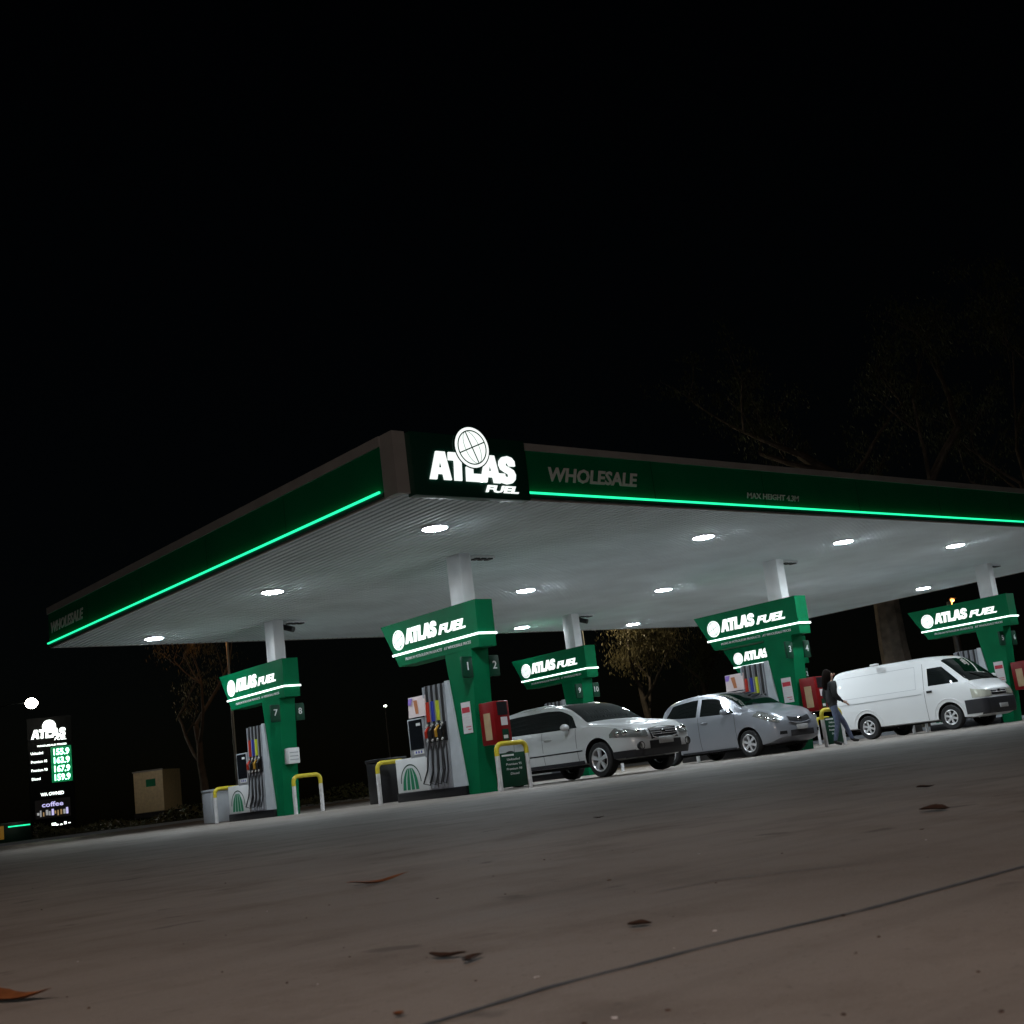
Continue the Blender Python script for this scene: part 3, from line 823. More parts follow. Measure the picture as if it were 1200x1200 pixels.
    MB().add(*c.top_patch(1.27, 2.12, lambda l: c.section(l)[9][0] - .055, .008), 'glass').obj('windscreen', e)
    MB().add(*c.top_patch(4.28, 4.58, lambda l: c.section(l)[9][0] - .1, .008), 'glass').obj('rear_window', e)
    g = MB().add(*c.front_patch(-.36, .36, .64, .79, .012, zf=lambda x, z: z + (.02 if z > .7 else .0) - (.05 * (abs(x) / .36) ** 2 if z < .7 else 0)), 'blacktrim').obj('grille', e)
    gr = MB()
    ringp = [(-.36, .80), (0, .825), (.36, .80), (.33, .64), (.2, .615), (0, .61), (-.2, .615), (-.33, .64), (-.36, .80)]
    gr.tube([(x, c.noseline(x, z) - .02, z) for x, z in ringp], .012, 'chrome', 6)
    for z in (.68, .72, .76): gr.tube([(x, c.noseline(x, z) - .02, z) for x in (-.34, 0, .34)], .006, 'chrome', 6)
    gr.lathe([(.04, 0), (.03, -.012), (.001, -.014)], (0, c.noseline(0, .72) - .02, .72), 'y', 20, 'chrome', scale=(1.5, 1))
    gr.obj('grille_frame', g)
    bb = MB()
    bb.add(*c.front_patch(-.80, .80, .30, .43, .02, nx=30, nz=4), 'blacktrim'); bb.add(*c.front_patch(-.42, .42, .43, .57, .015, nx=10, nz=4), 'blacktrim'); bb.obj('bumper', e)
    MB().bbox(-.19, .19, c.noseline(0, .54) - .05, c.noseline(0, .54) - .03, .50, .61, 'plate', .006).obj('number_plate', e)
    for yy in (fa, ra):
        for sd in (-1, 1): wheel(e, sd * (hw - .115), yy, .334, .21, sd, 5, .225)
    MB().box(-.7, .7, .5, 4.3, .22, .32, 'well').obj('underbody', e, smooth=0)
    return e
build_wagon()

# --- hatchback (blue grey)
def build_hatch():
    e = empty('hatchback', (12.22, 3.02, 0), 'small blue grey hatchback in front of the totem numbered 3 and 4', 'car')
    L = 3.75; hw = .848
    c = Car(L, top=[(0, .78), (.12, .87), (.35, .96), (.7, 1.04), (.95, 1.10), (1.3, 1.31), (1.65, 1.455), (2.0, 1.51), (2.4, 1.52), (2.9, 1.485), (3.25, 1.41), (3.5, 1.22), (3.68, .98), (3.75, .85)],
            belt=[(0, .72), (.4, .88), (.9, .98), (1.6, 1.0), (2.6, 1.03), (3.4, 1.08), (3.75, .82)],
            hw=[(0, .56), (.05, .66), (.13, .75), (.3, .82), (.55, .843), (1.0, hw), (2.9, hw), (3.4, .8), (3.65, .7), (3.75, .58)],
            bot=[(0, .34), (.3, .22), (.6, .2), (3.1, .2), (3.6, .3), (3.75, .36)], tumble=.32,
            nose=[(.2, .06), (.4, .0), (.55, .0), (.7, .04), (.85, .12), (1.1, .18)], edge=.08)
    c.wr = .295; fa, ra = .83, .83 + 2.46
    c.body('body', e, 'paint_bluegrey', [(fa, .345), (ra, .345)])
    for sd in (-1, 1):
        lo = lambda l: interp(c.belt, l) + .012
        hi = lambda l: interp(c.top, l) - .10
        def h1(l): return max(lo(l) + .01, min(hi(l), lo(l) + (l - 1.32) * .95 + .02))
        def h2(l): return max(lo(l) + .01, min(hi(l), lo(l) + (3.3 - l) * 1.5))
        MB().add(*c.side_patch(1.45, 2.2, lo, h1, sd), 'glass').obj('window', e)
        MB().add(*c.side_patch(2.32, 3.28, lo, h2, sd), 'glass').obj('window', e)
        MB().add(*c.side_patch(1.18, 1.4, lo, lambda l: lo(l) + (l - 1.17) * .7, sd, nl=6), 'glass').obj('window', e)
        for dl in (1.16, 2.26, 3.0):
            door_lines(c, e, [dl], sd, lambda q: interp(c.belt, q) - .01, .26 if dl < 2.9 else .7).obj('door_seam', e)
        for hl in (2.08, 2.9):
            MB().tube([(sd * (c.side(hl, .88) + .01), hl - .09, .87), (sd * (c.side(hl, .88) + .035), hl - .04, .875), (sd * (c.side(hl, .88) + .035), hl + .04, .875), (sd * (c.side(hl, .88) + .01), hl + .09, .87)], .014, 'paint_bluegrey', 8).obj('door_handle', e)
        mirror_obj(e, sd * .84, 1.38, 1.05, sd, 'paint_bluegrey')
        def hl_lo(l): return .64 + .22 * min(1, l / .6)
        def hl_hi(l): return min(.76 + .26 * min(1, l / .5) - .25 * max(0, (l - .5) / .2), interp(c.top, l) - .04)
        hd = MB().add(*c.side_patch(.04, .66, hl_lo, hl_hi, sd, .008, 16, 5), 'lampglass').obj('headlight', e)
        q = MB()
        for ll, zz in ((.12, .73), (.28, .79), (.42, .85)):
            x_, y_, z_ = c.pt(ll, c.side(ll, zz), zz)
            bm = bmesh.new(); bmesh.ops.create_uvsphere(bm, u_segments=12, v_segments=8, radius=.05)
            q.bm(bm, 'chrome', Matrix.Translation((sd * (x_ - .018), y_, z_)))
        q.obj('bulb', hd)
        MB().add(*c.front_patch(sd * .52, sd * .68, .40, .47, .01, nx=4), 'well').obj('bumper_vent', e)
        MB().add(*c.side_patch(3.35, 3.6, lambda l: .85, lambda l: 1.1 - (l - 3.35) * .3, sd, .006, 6, 3), 'paperred').obj('tail_light', e)
        strip_on_side(c, fa + .4, ra - .4, .21, .25, sd, 'blacktrim', .006).obj('sill', e)
    MB().add(*c.top_patch(1.0, 1.72, lambda l: c.section(l)[9][0] - .05, .008), 'glass').obj('windscreen', e)
    MB().add(*c.top_patch(3.3, 3.55, lambda l: c.section(l)[9][0] - .1, .008), 'glass').obj('rear_window', e)
    g = MB().add(*c.front_patch(-.36, .36, .62, .74, .014, zf=lambda x, z: z + .05 * (abs(x) / .36) ** 2), 'blacktrim').obj('grille', e)
    gr = MB(); gr.tube([(x, c.noseline(x, .61 + .05 * (x / .38) ** 2) - .02, .61 + .05 * (x / .38) ** 2) for x in (-.38, -.2, 0, .2, .38)], .014, 'paint_bluegrey', 6)
    gr.lathe([(.05, 0), (.04, -.012), (.001, -.014)], (0, c.noseline(0, .7) - .02, .7), 'y', 20, 'chrome', scale=(1.3, 1))
    gr.obj('grille_frame', g)
    MB().add(*c.front_patch(-.4, .4, .34, .47, .014, nx=10), 'blacktrim').obj('lower_grille', e)
    MB().bbox(-.19, .19, c.noseline(0, .52) - .04, c.noseline(0, .52) - .02, .47, .58, 'plate', .006).obj('number_plate', e)
    for yy in (fa, ra):
        for sd in (-1, 1): wheel(e, sd * (hw - .1), yy, .295, .185, sd, 6, .2)
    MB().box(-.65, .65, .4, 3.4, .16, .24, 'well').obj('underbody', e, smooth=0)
    return e
build_hatch()

# --- van (white)
def build_van():
    e = empty('delivery_van', (20.2, 2.78, 0), 'white panel van with black front bumper at the right of the photo', 'van')
    L = 4.69; hw = .848
    c = Car(L, top=[(0, .92), (.06, .99), (.2, 1.10), (.35, 1.2), (.6, 1.42), (.95, 1.72), (1.15, 1.86), (1.35, 1.93), (1.8, 1.965), (3.2, 1.97), (4.3, 1.95), (4.55, 1.90), (4.65, 1.80), (4.69, 1.7)],
            belt=[(0, .9), (.3, 1.15), (.8, 1.19), (4.2, 1.19), (4.69, 1.19)],
            hw=[(0, .66), (.04, .74), (.12, .8), (.3, .835), (.7, hw), (4.2, hw), (4.5, .83), (4.64, .79), (4.69, .74)],
            bot=[(0, .3), (.3, .24), (.6, .26), (3.9, .3), (4.69, .36)], tumble=.13,
            nose=[(.2, .08), (.4, .0), (.6, .0), (.8, .03), (1.0, .08), (1.2, .1)], edge=.11, low=.97)
    c.wr = .325; fa, ra = 1.0, 1.0 + 2.57
    c.body('body', e, 'paint_white', [(fa, .38), (ra, .38)])
    for sd in (-1, 1):
        lo = lambda l: 1.2
        def h1(l): return max(1.21, min(1.66, 1.2 + (l - .58) * .92))
        MB().add(*c.side_patch(.62, 1.52, lambda l: 1.2, h1, sd), 'glass').obj('window', e)
        for dl in (1.66,):
            door_lines(c, e, [dl], sd, lambda q: 1.8, .32 if True else 0).obj('door_seam', e)
        # side crease lines and sliding rail
        strip_on_side(c, 1.75, 4.55, 1.02, 1.035, sd, 'paint_white', .016).obj('side_crease', e)
        strip_on_side(c, 1.75, 4.55, 1.005, 1.017, sd, 'grey', .004).obj('slide_rail', e)
        pr = MB()
        for (a, b, z0, z1) in ((1.9, 4.45, 1.16, 1.168), (1.9, 4.45, 1.75, 1.758)):
            pr.add(*c.side_patch(a, b, lambda l: z0, lambda l: z1, sd, .003, 10, 1), 'grey')
        pr.add(*c.side_patch(1.9, 1.908, lambda l: 1.16, lambda l: 1.758, sd, .003, 1, 8), 'grey')
        pr.obj('panel_pressing', e)
        pr = MB()
        for (yc) in (fa, ra):
            pts = []
            for k in range(17):
                a = math.pi * k / 16; l = yc + .47 * math.cos(a); z = .34 + .47 * math.sin(a)
                x_, y_, z_ = c.pt(l, c.side(l, z), z); pts.append((sd * (x_ + .002), y_, z_))
            pr.tube(pts, .012, 'paint_white', 6, cap=True)
        pr.obj('wheel_arch', e)
        MB().bbox(min(sd * (c.side(1.5, 1.05)), sd * (c.side(1.5, 1.05) + .03)), max(sd * c.side(1.5, 1.05), sd * (c.side(1.5, 1.05) + .03)), 1.42, 1.58, 1.02, 1.08, 'black', .008).obj('door_handle', e)
        hd = MB().add(*c.side_patch(.0, .30, lambda l: .74 + .0 * l, lambda l: .92 + l * .22, sd, .01, 14, 5), 'lamppale')
        hd.add(*c.front_patch(sd * .38, sd * .74, .75, .90, .012, nx=8, nz=4), 'lamppale')
        hd.obj('headlight', e)
        # black corner of bumper
        strip_on_side(c, .0, .52, .34, .70, sd, 'blacktrim', .016).obj('bumper_corner', e)
        mirror_obj(e, sd * .86, .62, 1.28, sd, 'paint_white') if sd > 0 else None
    MB().add(*c.top_patch(.33, 1.1, lambda l: c.section(l)[9][0] - .04, .01), 'glass').obj('windscreen', e)
    MB().tube([(-.3, .55, 1.41), (.2, .34, 1.235)], .012, 'black', 6).obj('wiper', e)
    g = MB().add(*c.front_patch(-.36, .36, .77, .88, .012), 'blacktrim').obj('grille', e)
    gr = MB()
    for z in (.83, .90): gr.tube([(x, c.noseline(x, z) - .025, z) for x in (-.38, 0, .38)], .013, 'chrome', 6)
    gr.lathe([(.05, 0), (.04, -.012), (.001, -.014)], (0, c.noseline(0, .86) - .03, .86), 'y', 20, 'chrome', scale=(1.35, 1))
    gr.obj('grille_bar', g)
    MB().add(*c.front_patch(-.78, .78, .3, .70, .03, nx=30, nz=6), 'blacktrim').obj('bumper', e)
    MB().bbox(-.19, .19, c.noseline(0, .5) - .07, c.noseline(0, .5) - .045, .42, .53, 'plate', .006).obj('number_plate', e)
    MB().bbox(-.84, -.74, 2.95, 3.2, 1.955, 2.02, 'bollwhite', .02).obj('roof_vent', e)
    for yy in (fa, ra):
        for sd in (-1, 1): wheel(e, sd * (hw - .105), yy, .325, .195, sd, 6, .2)
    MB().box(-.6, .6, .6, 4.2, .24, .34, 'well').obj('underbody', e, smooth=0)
    return e
build_van()

# ------------------------------------------------------------------ person walking
def skin_mesh(verts, edges, radii, root=0, sub=2):
    me = bpy.data.meshes.new('s'); me.from_pydata(verts, edges, []); o = bpy.data.objects.new('s', me); COL.objects.link(o)
    md = o.modifiers.new('s', 'SKIN'); md.use_smooth_shade = True; md.branch_smoothing = .5
    for i, r_ in enumerate(radii):
        rr = r_ if isinstance(r_, tuple) else (r_, r_)
        me.skin_vertices[0].data[i].radius = rr; me.skin_vertices[0].data[i].use_root = (i == root)
    sb_ = o.modifiers.new('u', 'SUBSURF'); sb_.levels = sub
    dg = bpy.context.evaluated_depsgraph_get(); dg.update()
    nm = bpy.data.meshes.new_from_object(o.evaluated_get(dg))
    bpy.data.objects.remove(o); bpy.data.meshes.remove(me)
    return nm
def person():
    # local: walks towards +x, y to its left; height 1.7
    e = empty('person', (13.22, 2.85, 0), 'person with long dark hair in dark jacket and jeans walking past totem 3', 'person', rz=R(-32))
    V = dict(pel=(0, 0, .95), wst=(.01, 0, 1.1), chs=(.02, 0, 1.3), nck=(.03, 0, 1.46), hd0=(.05, 0, 1.54), hd1=(.06, 0, 1.64),
             hl=(.0, .09, .9), kl=(.24, .1, .5), al=(.38, .1, .09), tl=(.53, .11, .07),
             hr=(.0, -.09, .9), kr=(.01, -.1, .48), ar=(-.12, -.1, .08), tr=(.04, -.11, .035),
             sl=(.02, .19, 1.4), el=(-.06, .24, 1.13), wl=(.08, .25, .92), sr=(.02, -.19, 1.4), er=(.0, -.24, 1.12), wr=(.17, -.22, .96), pl=(.12, .25, .86), pr=(.24, -.21, .93))
    rad = dict(pel=(.15, .12), wst=(.13, .1), chs=(.16, .11), nck=.055, hd0=.08, hd1=.095, hl=.095, kl=.065, al=.045, tl=.035, hr=.095, kr=.065, ar=.045, tr=.035,
               sl=.06, el=.045, wl=.03, sr=.06, er=.045, wr=.03, pl=.035, pr=.035)
    E_ = [('pel', 'wst'), ('wst', 'chs'), ('chs', 'nck'), ('nck', 'hd0'), ('hd0', 'hd1'), ('pel', 'hl'), ('hl', 'kl'), ('kl', 'al'), ('al', 'tl'), ('pel', 'hr'), ('hr', 'kr'), ('kr', 'ar'), ('ar', 'tr'),
          ('chs', 'sl'), ('sl', 'el'), ('el', 'wl'), ('chs', 'sr'), ('sr', 'er'), ('er', 'wr'), ('wl', 'pl'), ('wr', 'pr')]
    K = list(V); 
    me = skin_mesh([V[k] for k in K], [(K.index(a), K.index(b)) for a, b in E_], [rad[k] for k in K])
    for m in ('skin', 'jeans', 'shoe', 'jacket'): me.materials.append(MT[m])
    for p in me.polygons:
        z = p.center.z; p.material_index = 0 if z > .98 else (1 if z > .13 else 2)
        if .88 < z < 1.44: p.material_index = 3
        if (p.center - Vector(V['pl'])).length < .07 or (p.center - Vector(V['pr'])).length < .08: p.material_index = 0
    me.name = 'body'; b = bpy.data.objects.new('body', me); COL.objects.link(b); b.parent = e
    # jacket: slightly larger shell
    kk = ['pel', 'wst', 'chs', 'sl', 'el', 'wl', 'sr', 'er', 'wr']
    V2 = dict(V); V2['pel'] = (0, 0, .86); V2['wl'] = (.05, .25, .97); V2['wr'] = (.14, -.22, .98)
    r2 = dict(pel=(.19, .16), wst=(.165, .135), chs=(.185, .135), sl=.082, el=.066, wl=.05, sr=.082, er=.066, wr=.05)
    e2 = [('pel', 'wst'), ('wst', 'chs'), ('chs', 'sl'), ('sl', 'el'), ('el', 'wl'), ('chs', 'sr'), ('sr', 'er'), ('er', 'wr')]
    me = skin_mesh([V2[k] for k in kk], [(kk.index(a), kk.index(q)) for a, q in e2], [r2[k] for k in kk]); me.materials.append(MT['jacket'])
    me.name = 'jacket'; o = bpy.data.objects.new('jacket', me); COL.objects.link(o); o.parent = e
    # hair: shell back of the head and falling down the back
    pts = [(.045, 0, 1.70), (.0, 0, 1.64), (-.03, 0, 1.52), (-.06, 0, 1.38), (-.09, 0, 1.24)]
    me = skin_mesh(pts, [(i, i + 1) for i in range(4)], [(.085, .085), (.115, .11), (.1, .12), (.06, .12), (.03, .08)]); me.materials.append(MT['hair'])
    me.name = 'hair'; o = bpy.data.objects.new('hair', me); COL.objects.link(o); o.parent = e
    f = MB()
    bm = bmesh.new(); bmesh.ops.create_uvsphere(bm, u_segments=8, v_segments=6, radius=.016); f.bm(bm, 'skin', Matrix.Translation((.165, 0, 1.59)) @ Matrix.Diagonal((1.2, .8, 1.5, 1)))
    for s in (-1, 1):
        bm = bmesh.new(); bmesh.ops.create_uvsphere(bm, u_segments=8, v_segments=6, radius=.011); f.bm(bm, 'hair', Matrix.Translation((.145, s * .033, 1.62)))
    bm = bmesh.new(); bmesh.ops.create_uvsphere(bm, u_segments=8, v_segments=6, radius=.014); f.bm(bm, 'paperred', Matrix.Translation((.145, 0, 1.55)) @ Matrix.Diagonal((.6, 1.4, .4, 1)))
    f.obj('face', e)
    # hands: palm and five fingers
    for (w0, dr, th) in ((Vector((.1, .25, .9)), Vector((.25, 0, -1)).normalized(), Vector((.8, .0, -.4))), (Vector((.19, -.215, .95)), Vector((.8, .05, -.5)).normalized(), Vector((.5, .3, .6)))):
        h_ = MB(); side_v = Vector((0, 1, 0)); 
        for k in range(4):
            o_ = side_v * (k - 1.5) * .02; ln = (.06, .075, .07, .055)[k]
            h_.tube([w0 + o_ * .6, w0 + dr * .07 + o_, w0 + dr * (.07 + ln * .6) + o_ + Vector((0, 0, -.008)), w0 + dr * (.07 + ln) + o_ + Vector((0, 0, -.024))], [.014, .012, .01, .007], 'skin', 8)
        h_.tube([w0, w0 + dr * .04 + th.normalized() * .03, w0 + dr * .075 + th.normalized() * .045], [.013, .011, .008], 'skin', 8)
        h_.obj('hand', e)
    return e
person()

# ------------------------------------------------------------------ fallen leaves and grit
def leaf_mesh(L, W, curl, m, seedv):
    rnd = random.Random(seedv); vs = []; fs = []; n = 14
    for i in range(n + 1):
        t = i / n; x = (t - .5) * L; wv = W / 2 * (math.sin(math.pi * min(1, t * 1.02) ** .8) + .03) * (1 + rnd.uniform(-.08, .08))
        yc = curl * L * math.sin(t * math.pi) ; z = .003 + .045 * L * (1 - math.sin(math.pi * t)) + .015 * L * (1 + math.sin(7 * t + seedv))
        for k in (-1, 0, 1): vs.append((x, yc + k * wv, z + (.4 * wv if k > 0 else .15 * wv if k else 0)))
    for i in range(n):
        for k in range(2): a = 3 * i + k; fs.append((a, a + 1, a + 4, a + 3))
    top = [(x, y, z) for x, y, z in vs]; k0 = len(vs)
    vs2 = vs + [(x, y, z - .0015) for x, y, z in vs]
    fs2 = fs + [tuple(q + k0 for q in reversed(f)) for f in fs]
    return MB().add(vs2, fs2, m)
MT['dryleaf'] = mat('dry_leaf', (.24, .085, .03), .5, noise=.4, nscale=25)
MT['darkleaf'] = mat('dark_leaf', (.06, .03, .02), .6, noise=.4, nscale=25)
leaves = [((20, 1169), (-60, 1174), (92, 1171), 'dryleaf', .17, 'orange brown gum leaf at the lower left corner of the forecourt'),
          ((445, 1035), (404, 1043), (482, 1029), 'dryleaf', .14, 'long slim brown gum leaf lying in the middle left of the forecourt'),
          ((525, 1124), (503, 1124), (550, 1122), 'darkleaf', .22, 'dark curled leaf left of the dark joint, nearest of the dark leaves'),
          ((556, 1127), (542, 1131), (567, 1122), 'darkleaf', .25, 'small dark leaf touching the right end of the dark curled leaf'),
          ((750, 1086), (735, 1087), (766, 1085), 'darkleaf', .45, 'short dark leaf lying alone beyond the middle of the joint'),
          ((1095, 950), (1077, 952), (1114, 950), 'darkleaf', .45, 'broad black leaf with upturned edge below the white van'),
          ((1085, 924), (1074, 925), (1096, 922), 'darkleaf', .4, 'small dark leaf farther back than the broad black one'),
          ((702, 959), (695, 960), (709, 958), 'darkleaf', .3, 'tiny dark leaf in front of the silver wagon'),
          ((467, 1192), (461, 1194), (474, 1190), 'dryleaf', .6, 'brown crumpled leaf tip at the bottom edge near the joint')]
for k, (c0, a, b, m, wr_, lb) in enumerate(leaves):
    A, B, C = ground_at(*a), ground_at(*b), ground_at(*c0); L = (B - A).length
    L = min(L, .2)
    C = (A + B) / 2; ang = math.atan2(B.y - A.y, B.x - A.x)
    o = leaf_mesh(L, L * wr_, .05 if k % 2 else -.04, m, k).obj('fallen_leaf'); o.location = (C.x, C.y, .001); o.rotation_euler = (0, 0, ang)
    setp(o, lb, 'leaf', 'fallen leaves on the concrete')
gb = MB(); rnd = random.Random(3)
for k in range(60):
    u, v = rnd.uniform(-40, 1240), rnd.uniform(960, 1210) ** 1
    if v < 985 - .11 * u + 20: continue
    p = ground_at(u, v); s_ = rnd.uniform(.0008, .0022) * (1 + .12 * (p - CAM).length)
    bm = bmesh.new(); bmesh.ops.create_icosphere(bm, subdivisions=1, radius=s_)
    for q in bm.verts: q.co *= rnd.uniform(.7, 1.2)
    gb.bm(bm, 'darkleaf' if rnd.random() < .75 else 'paper', Matrix.Translation((p.x, p.y, s_ * .25)) @ Matrix.Rotation(rnd.uniform(0, 6), 4, 'Z') @ Matrix.Diagonal((rnd.uniform(.8, 2.2), 1, .5, 1)))
setp(gb.obj('grit', smooth=0), 'scattered grit and crumbs over the near concrete', 'grit', kind='stuff')

# ------------------------------------------------------------------ trees
def tree(base, height, spread, seedv, label, leafm='leaf', trunk_r=.35, lean=(0, 0), leaves_n=5200, bare=False, first=.3, leaf=.16):
    rnd = random.Random(seedv)
    e = empty('gum_tree', base, label, 'tree', 'gum trees behind the canopy')
    tr = MB(); tips = []
    def grow(p, d, L, r_, lev):
        n = 5; pts = [p]; rs = [r_]; q = p.copy(); dd = d.copy()
        for i in range(n):
            dd = (dd + Vector((rnd.uniform(-.16, .16), rnd.uniform(-.16, .16), rnd.uniform(-.04, .1)))).normalized()
            q = q + dd * L / n; pts.append(q.copy()); rs.append(r_ * (1 - .42 * (i + 1) / n))
        tr.tube(pts, rs, 'bark' if trunk_r > .6 and lev == 0 else 'barkdark', 9 if lev < 2 else 6, cap=False)
        if lev >= 2:
            for pp in pts[2:]: tips.append((pp, lev))
        if lev < 4:
            for k in range(3 if lev == 0 else rnd.choice((2, 3))):
                az = rnd.uniform(0, 2 * math.pi); up = rnd.uniform(.25, .9)
                nd = (dd * .55 + Vector((math.cos(az), math.sin(az), up)) * .7).normalized()
                nd = Vector((nd.x * spread, nd.y * spread, nd.z)).normalized()
                grow(pts[rnd.choice((3, 4, 5)) if k else 5], nd, L * rnd.uniform(.55, .78), rs[-1] * rnd.uniform(.6, .85), lev + 1)
    L0 = height * first
    grow(Vector((0, 0, -.1)), Vector((lean[0], lean[1], 1)).normalized(), L0, trunk_r, 0)
    tr.obj('trunk', e)
    vs = []; fs = []
    if not bare and tips:
        clumps = [(tips[rnd.randrange(len(tips))][0] + Vector((rnd.gauss(0, .35), rnd.gauss(0, .35), rnd.gauss(0, .3))), rnd.uniform(.35, .8)) for _ in range(max(20, leaves_n // 45))]
        for _ in range(leaves_n):
            c, cr_ = clumps[rnd.randrange(len(clumps))]
            p = c + Vector((rnd.gauss(0, cr_ * .5), rnd.gauss(0, cr_ * .5), rnd.gauss(0, cr_ * .45)))
            a = Vector((rnd.uniform(-.6, .6), rnd.uniform(-.6, .6), -1)).normalized(); b = a.cross(Vector((rnd.uniform(-1, 1), rnd.uniform(-1, 1), .2))).normalized()
            s_ = rnd.uniform(.6, 1.4) * leaf; k = len(vs)
            vs += [p, p + a * s_ * .5 + b * s_ * .16, p + a * s_ * 1.1, p + a * s_ * .5 - b * s_ * .16]; fs.append((k, k + 1, k + 2, k + 3))
        MB().add(vs, fs, leafm).obj('crown', e, smooth=0)
    return e
def far(u, dist):
    """ground point at horizontal distance dist in the direction of column u at the horizon"""
    v = 986 - .1265 * u; p = along(u, v, dist); return Vector((p.x, p.y, .1))
tree(far(243, 72), 17, 1.25, 11, 'dim gum tree beyond the pump of totem 7, its foliage catching orange light', 'leafdry', .26, leaves_n=3500)
tree(far(768, 64), 13, 1.2, 5, 'pale lit gum tree between the wagon roof and the hatchback', 'leafdry', .22, leaves_n=7000)
tree(far(835, 74), 14, 1.2, 8, 'dark gum tree behind the back of the hatchback', 'leaf', .25, leaves_n=6000)
tree(far(1072, 56), 24, 1.15, 21, 'tall gum tree with thick pale trunk rising behind the white van', 'leaf', .72, leaves_n=9000, first=.38)
tree(far(1260, 60), 24, 1.2, 31, 'tall dark gum tree at the right edge above the canopy', 'leaf', .4, leaves_n=7000, first=.33)

# ------------------------------------------------------------------ lamps and background things
def street_lamp(base, h, label, m_col, power, arm=(.9, 0), am='pole', r=.07, lensstr=40, spot=None, poleR=.07, head=True):
    e = empty('street_lamp', base, label, 'street lamp', 'street lamps around the station')
    MB().tube([(0, 0, 0), (0, 0, h)], [poleR * 1.3, poleR * .8], 'pole', 12).obj('pole', e)
    ax, ay = arm; al = math.hypot(ax, ay)
    MB().tube([(0, 0, h - .1), (ax * .5, ay * .5, h + .12), (ax, ay, h + .15)], .035, am, 8).obj('arm', e)
    bm = bmesh.new(); bmesh.ops.create_uvsphere(bm, u_segments=20, v_segments=10, radius=1)
    MB().bm(bm, 'black', Matrix.Translation((ax, ay, h + .16)) @ Matrix.Diagonal((.28, .2, .08, 1))).obj('head', e)
    lm = mat('street_lens', (.8, .8, .8), .5, emit=m_col, estr=lensstr)
    bm = bmesh.new(); bmesh.ops.create_uvsphere(bm, u_segments=20, v_segments=10, radius=1)
    MB().bm(bm, lm, Matrix.Translation((ax, ay, h + .06)) @ Matrix.Diagonal((r * 1.15, r * 1.15, r, 1))).obj('lens', e)
    if power:
        ld = bpy.data.lights.new('lamp_light', 'SPOT' if spot else 'POINT'); ld.energy = power; ld.color = m_col; ld.shadow_soft_size = .12
        if spot: ld.spot_size = R(spot); ld.spot_blend = .6
        lo_ = bpy.data.objects.new('lamp_light', ld); COL.objects.link(lo_); lo_.parent = e; lo_.location = (ax, ay, h - .12)
    return e
street_lamp(far(703, 62), 8.2, 'pale street lamp pole beside the totem numbered 9 and 10', (1, .85, .55), 560, arm=(1.0, -.6))
street_lamp(far(281, 67), 9.5, 'street lamp pole above the left end of the sign on totem 7', (1, .42, .12), 55, arm=(-.9, .3))
# bright lamp at the far left, and a small distant one
p = along(37, 825, 74); q_ = Vector((math.sin(YAW), -math.cos(YAW), 0)) * 2.6
street_lamp((p.x - q_.x, p.y - q_.y, .1), p.z - .12, 'bright white street lamp above the price board at the far left', (1, .9, .78), 3000, arm=(q_.x, q_.y), r=.28, lensstr=60, am='boardblack')
p = along(451, 827.5, 120); street_lamp((p.x, p.y, .1), p.z - .12, 'tiny distant street lamp between totems 7 and 1', (.9, 1, .8), 0, arm=(.1, .1), r=.12, lensstr=20)
p = along(1114, 715, 62); street_lamp((p.x, p.y, .1), p.z + .3, 'rusty brown lamp pole with small orange light behind the sign on totem 5', (1, .35, .08), 60, arm=(.12, -.1), r=.09, lensstr=6, poleR=.16)
# lamp of the shop frontage side, behind the photographer
street_lamp((-15.2, -17.8, 0), 6.0, 'warm street lamp standing behind the forecourt entrance', (1, .82, .72), 1450, arm=(.5, .3), lensstr=60)

# price board
def frame_at(u, v, dist):
    P = along(u, v, dist); N = Vector((CAM.x - P.x, CAM.y - P.y, 0)).normalized(); U = Vector((-N.y, N.x, 0)); return P, U, N
D = 78.0; k_ = D / FPX * 1.0
P, U, N = frame_at(63, 968, D)
yawb = math.atan2(U.y, U.x)
e = empty('price_board', (P.x, P.y, .1), 'tall black price board with glowing green digits below the bright lamp', 'sign', rz=yawb)
Wd = 3.05; Ht = 7.6
pb = MB().bbox(-1.2, 1.22, -.2, .2, .45, 6.75, 'boardblack', .02).obj('panel', e)
MB().box(-1.0, -.85, -.08, .08, 0, .45, 'black').obj('post', e, smooth=0); MB().box(.85, 1.0, -.08, .08, 0, .45, 'black').obj('post', e, smooth=0)
F = -.2
def pz(v, u=63): return (968 - (u - 63) * .12 - v) / FPX * D * 1.02
MT['litw'] = mat('board_letters', (.8, .8, .8), .5, emit=(.9, 1, .95), estr=2.2)
MT['digit'] = mat('board_digits', (.2, .8, .5), .5, emit=(.35, 1, .6), estr=8)
MT['digitglow'] = mat('digit_glow', (.01, .1, .05), .5, emit=(.0, .12, .04), estr=1)  # dim green emission imitating the lens bloom around the digits
MT['purple'] = mat('board_purple', (.5, .5, .8), .5, emit=(.62, .58, 1), estr=.9)
MT['picture'] = mat('board_picture', (.5, .4, .3), .5, emit=(.7, .75, .8), estr=.35)
MT['pictureo'] = mat('board_picture_warm', (.5, .4, .3), .5, emit=(.8, .5, .2), estr=.3)
ts = MB()
poly_letters(ts, 'ATLAS', (-1.0, F, 5.55), X, Z, 1.95, .52, .03, 'litw', .12)
disc(ts, (.0, F - .002, 6.2), X, Z, .4, .035, 'signdark'); disc(ts, (.0, F - .004, 6.2), X, Z, .37, .04, 'litw')
put_text(ts, 'FUEL', (.25, F, 5.38), X, Z, .66, .16, .03, 'litw', .03, .2)
ts.obj('emblem', pb, smooth=0)
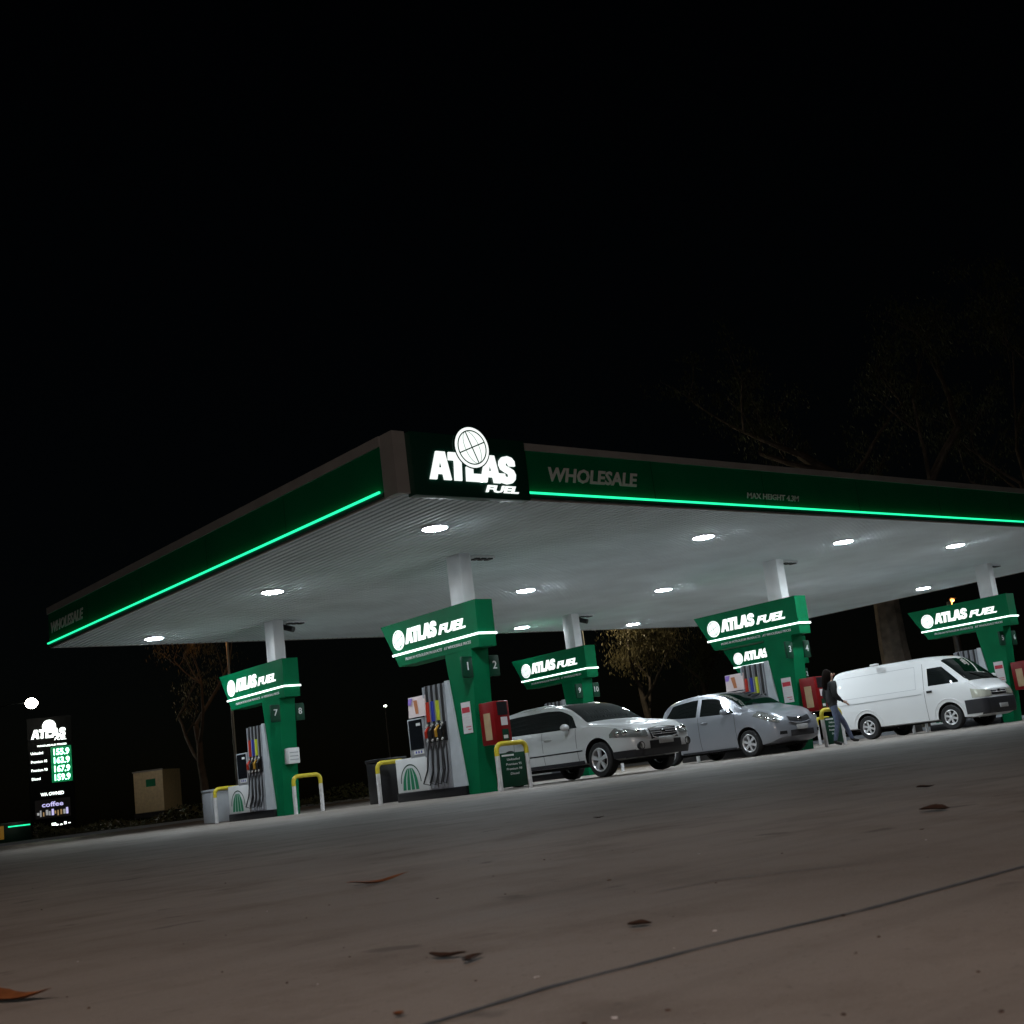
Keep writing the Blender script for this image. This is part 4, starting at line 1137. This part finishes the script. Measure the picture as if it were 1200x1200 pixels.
def tp(*a): put_text(MB(), *a).obj('lettering', pb, smooth=0)
tp('WHOLESALE PRICES', (-.7, F, 5.08), X, Z, 1.6, .1, .03, 'litw', .03)
rows = [('Unleaded', '155.9', .66), ('Premium 95', '163.9', .86), ('Premium 98', '167.9', .86), ('Diesel', '159.9', .46)]
for k, (a, b, ww) in enumerate(rows):
    z = 4.55 - k * .48
    tp(a, (-1.05, F, z + .12), X, Z, ww, .15, .03, 'litw', .02)
    tp(b, (.18, F - .012, z - .02), X, Z, .84, .36, .03, 'digit', .02)
tp('WA OWNED', (-.62, F, 2.3), X, Z, 1.25, .19, .03, 'litw', .02)
MB().box(.02, 1.14, F - .01, F - .001, 3.0, 5.02, 'digitglow').obj('digit_glow_sheet', pb, smooth=0)  # sheet added behind the digits as their painted green glow
ad = MB(); ad.box(-.95, .95, F - .03, F - .005, 1.05, 2.1, 'black')
put_text(ad, 'coffee', (-.58, F - .03, 1.68), X, Z, 1.15, .27, .02, 'purple', .02)
rn = random.Random(2)
for k in range(11): ad.box(-.85 + k * .155, -.85 + k * .155 + rn.uniform(.05, .13), F - .05, F - .03, 1.15 + rn.uniform(0, .12), 1.4 + rn.uniform(0, .15), rn.choice(('picture', 'pictureo', 'picture', 'purple')))
ad.obj('advert_panel', pb, smooth=0)
lw = MB()
for k in range(5): lw.box(-.1 + k * .22, .03 + k * .22 + (.1 if k == 0 else 0), F - .02, F, .62 - .03 * math.sin(k), .7 + .06 * math.cos(2 * k), 'litw')
lw.obj('small_marks', pb, smooth=0)
# box trailer
P, U, N = frame_at(176, 955, 82)
yawt = math.atan2(U.y, U.x)
e = empty('box_trailer', (P.x, P.y, .1), 'cream box trailer with a small green mark parked left of totem 7', 'trailer', rz=yawt + R(-30))
MB().bbox(-1.0, 1.0, 0, 2.2, .72, 3.2, 'cream', .03).obj('box', e)
q = MB(); q.box(-.15, .5, -.012, -.001, 2.25, 2.7, 'logo'); q.obj('green_mark', e, smooth=0)
q = MB(); q.box(-1.04, 1.04, -.04, .05, 3.17, 3.26, 'trim'); q.box(-1.04, 1.04, -.04, .05, .62, .7, 'blacktrim'); q.obj('frame', e, smooth=0)
q = MB(); q.box(-.9, .9, -.3, 2.4, .42, .6, 'blacktrim'); q.obj('chassis', e, smooth=0)
for s in (-1, 1):
    MB().lathe([(.001, -.1), (.3, -.1), (.38, -.08), (.38, .08), (.3, .1), (.001, .1)], (s * .9, 1.4, .38), 'x', 24, 'tyre').obj('wheel', e)
# low kiosk with green strip at the left edge
P, U, N = frame_at(12, 978, 84)
e = empty('low_sign_wall', (P.x, P.y, .1), 'low dark wall sign with thin green light strip and yellow corner at the left edge', 'sign', rz=math.atan2(U.y, U.x))
MB().bbox(-1.0, 1.2, 0, .5, 0, 1.15, 'signdark', .02).obj('wall', e)
MB().box(-.1, 1.15, -.03, -.001, .86, .93, 'ledgreen').obj('light_strip', e, smooth=0)
MB().bbox(-1.1, -.35, -.06, -.002, .2, 1.0, mat('yellow_sign', (.6, .35, .05), .5, emit=(.6, .3, .04), estr=.12), .01).obj('yellow_panel', e)
# low hedge shapes beyond the kerb
hb = MB(); rnd = random.Random(9)
for k in range(5200):
    u = rnd.uniform(40, 620); d_ = 66 + rnd.uniform(0, 3); b_ = far(u, d_); hh = .45 + .35 * math.sin(u * .05) * math.sin(u * .017 + 1)
    p = b_ + Vector((0, 0, rnd.uniform(0, max(.15, hh)))); s_ = rnd.uniform(.08, .2)
    a = Vector((rnd.uniform(-1, 1), rnd.uniform(-1, 1), rnd.uniform(-.4, 1))).normalized() * s_; b = a.orthogonal().normalized() * s_ * .35
    hb.add([p, p + a * .5 + b, p + a, p + a * .5 - b], [(0, 1, 2, 3)], 'leaf')
setp(hb.obj('ground_cover', smooth=0), 'low dark planting along the far kerb', 'plants', kind='stuff')
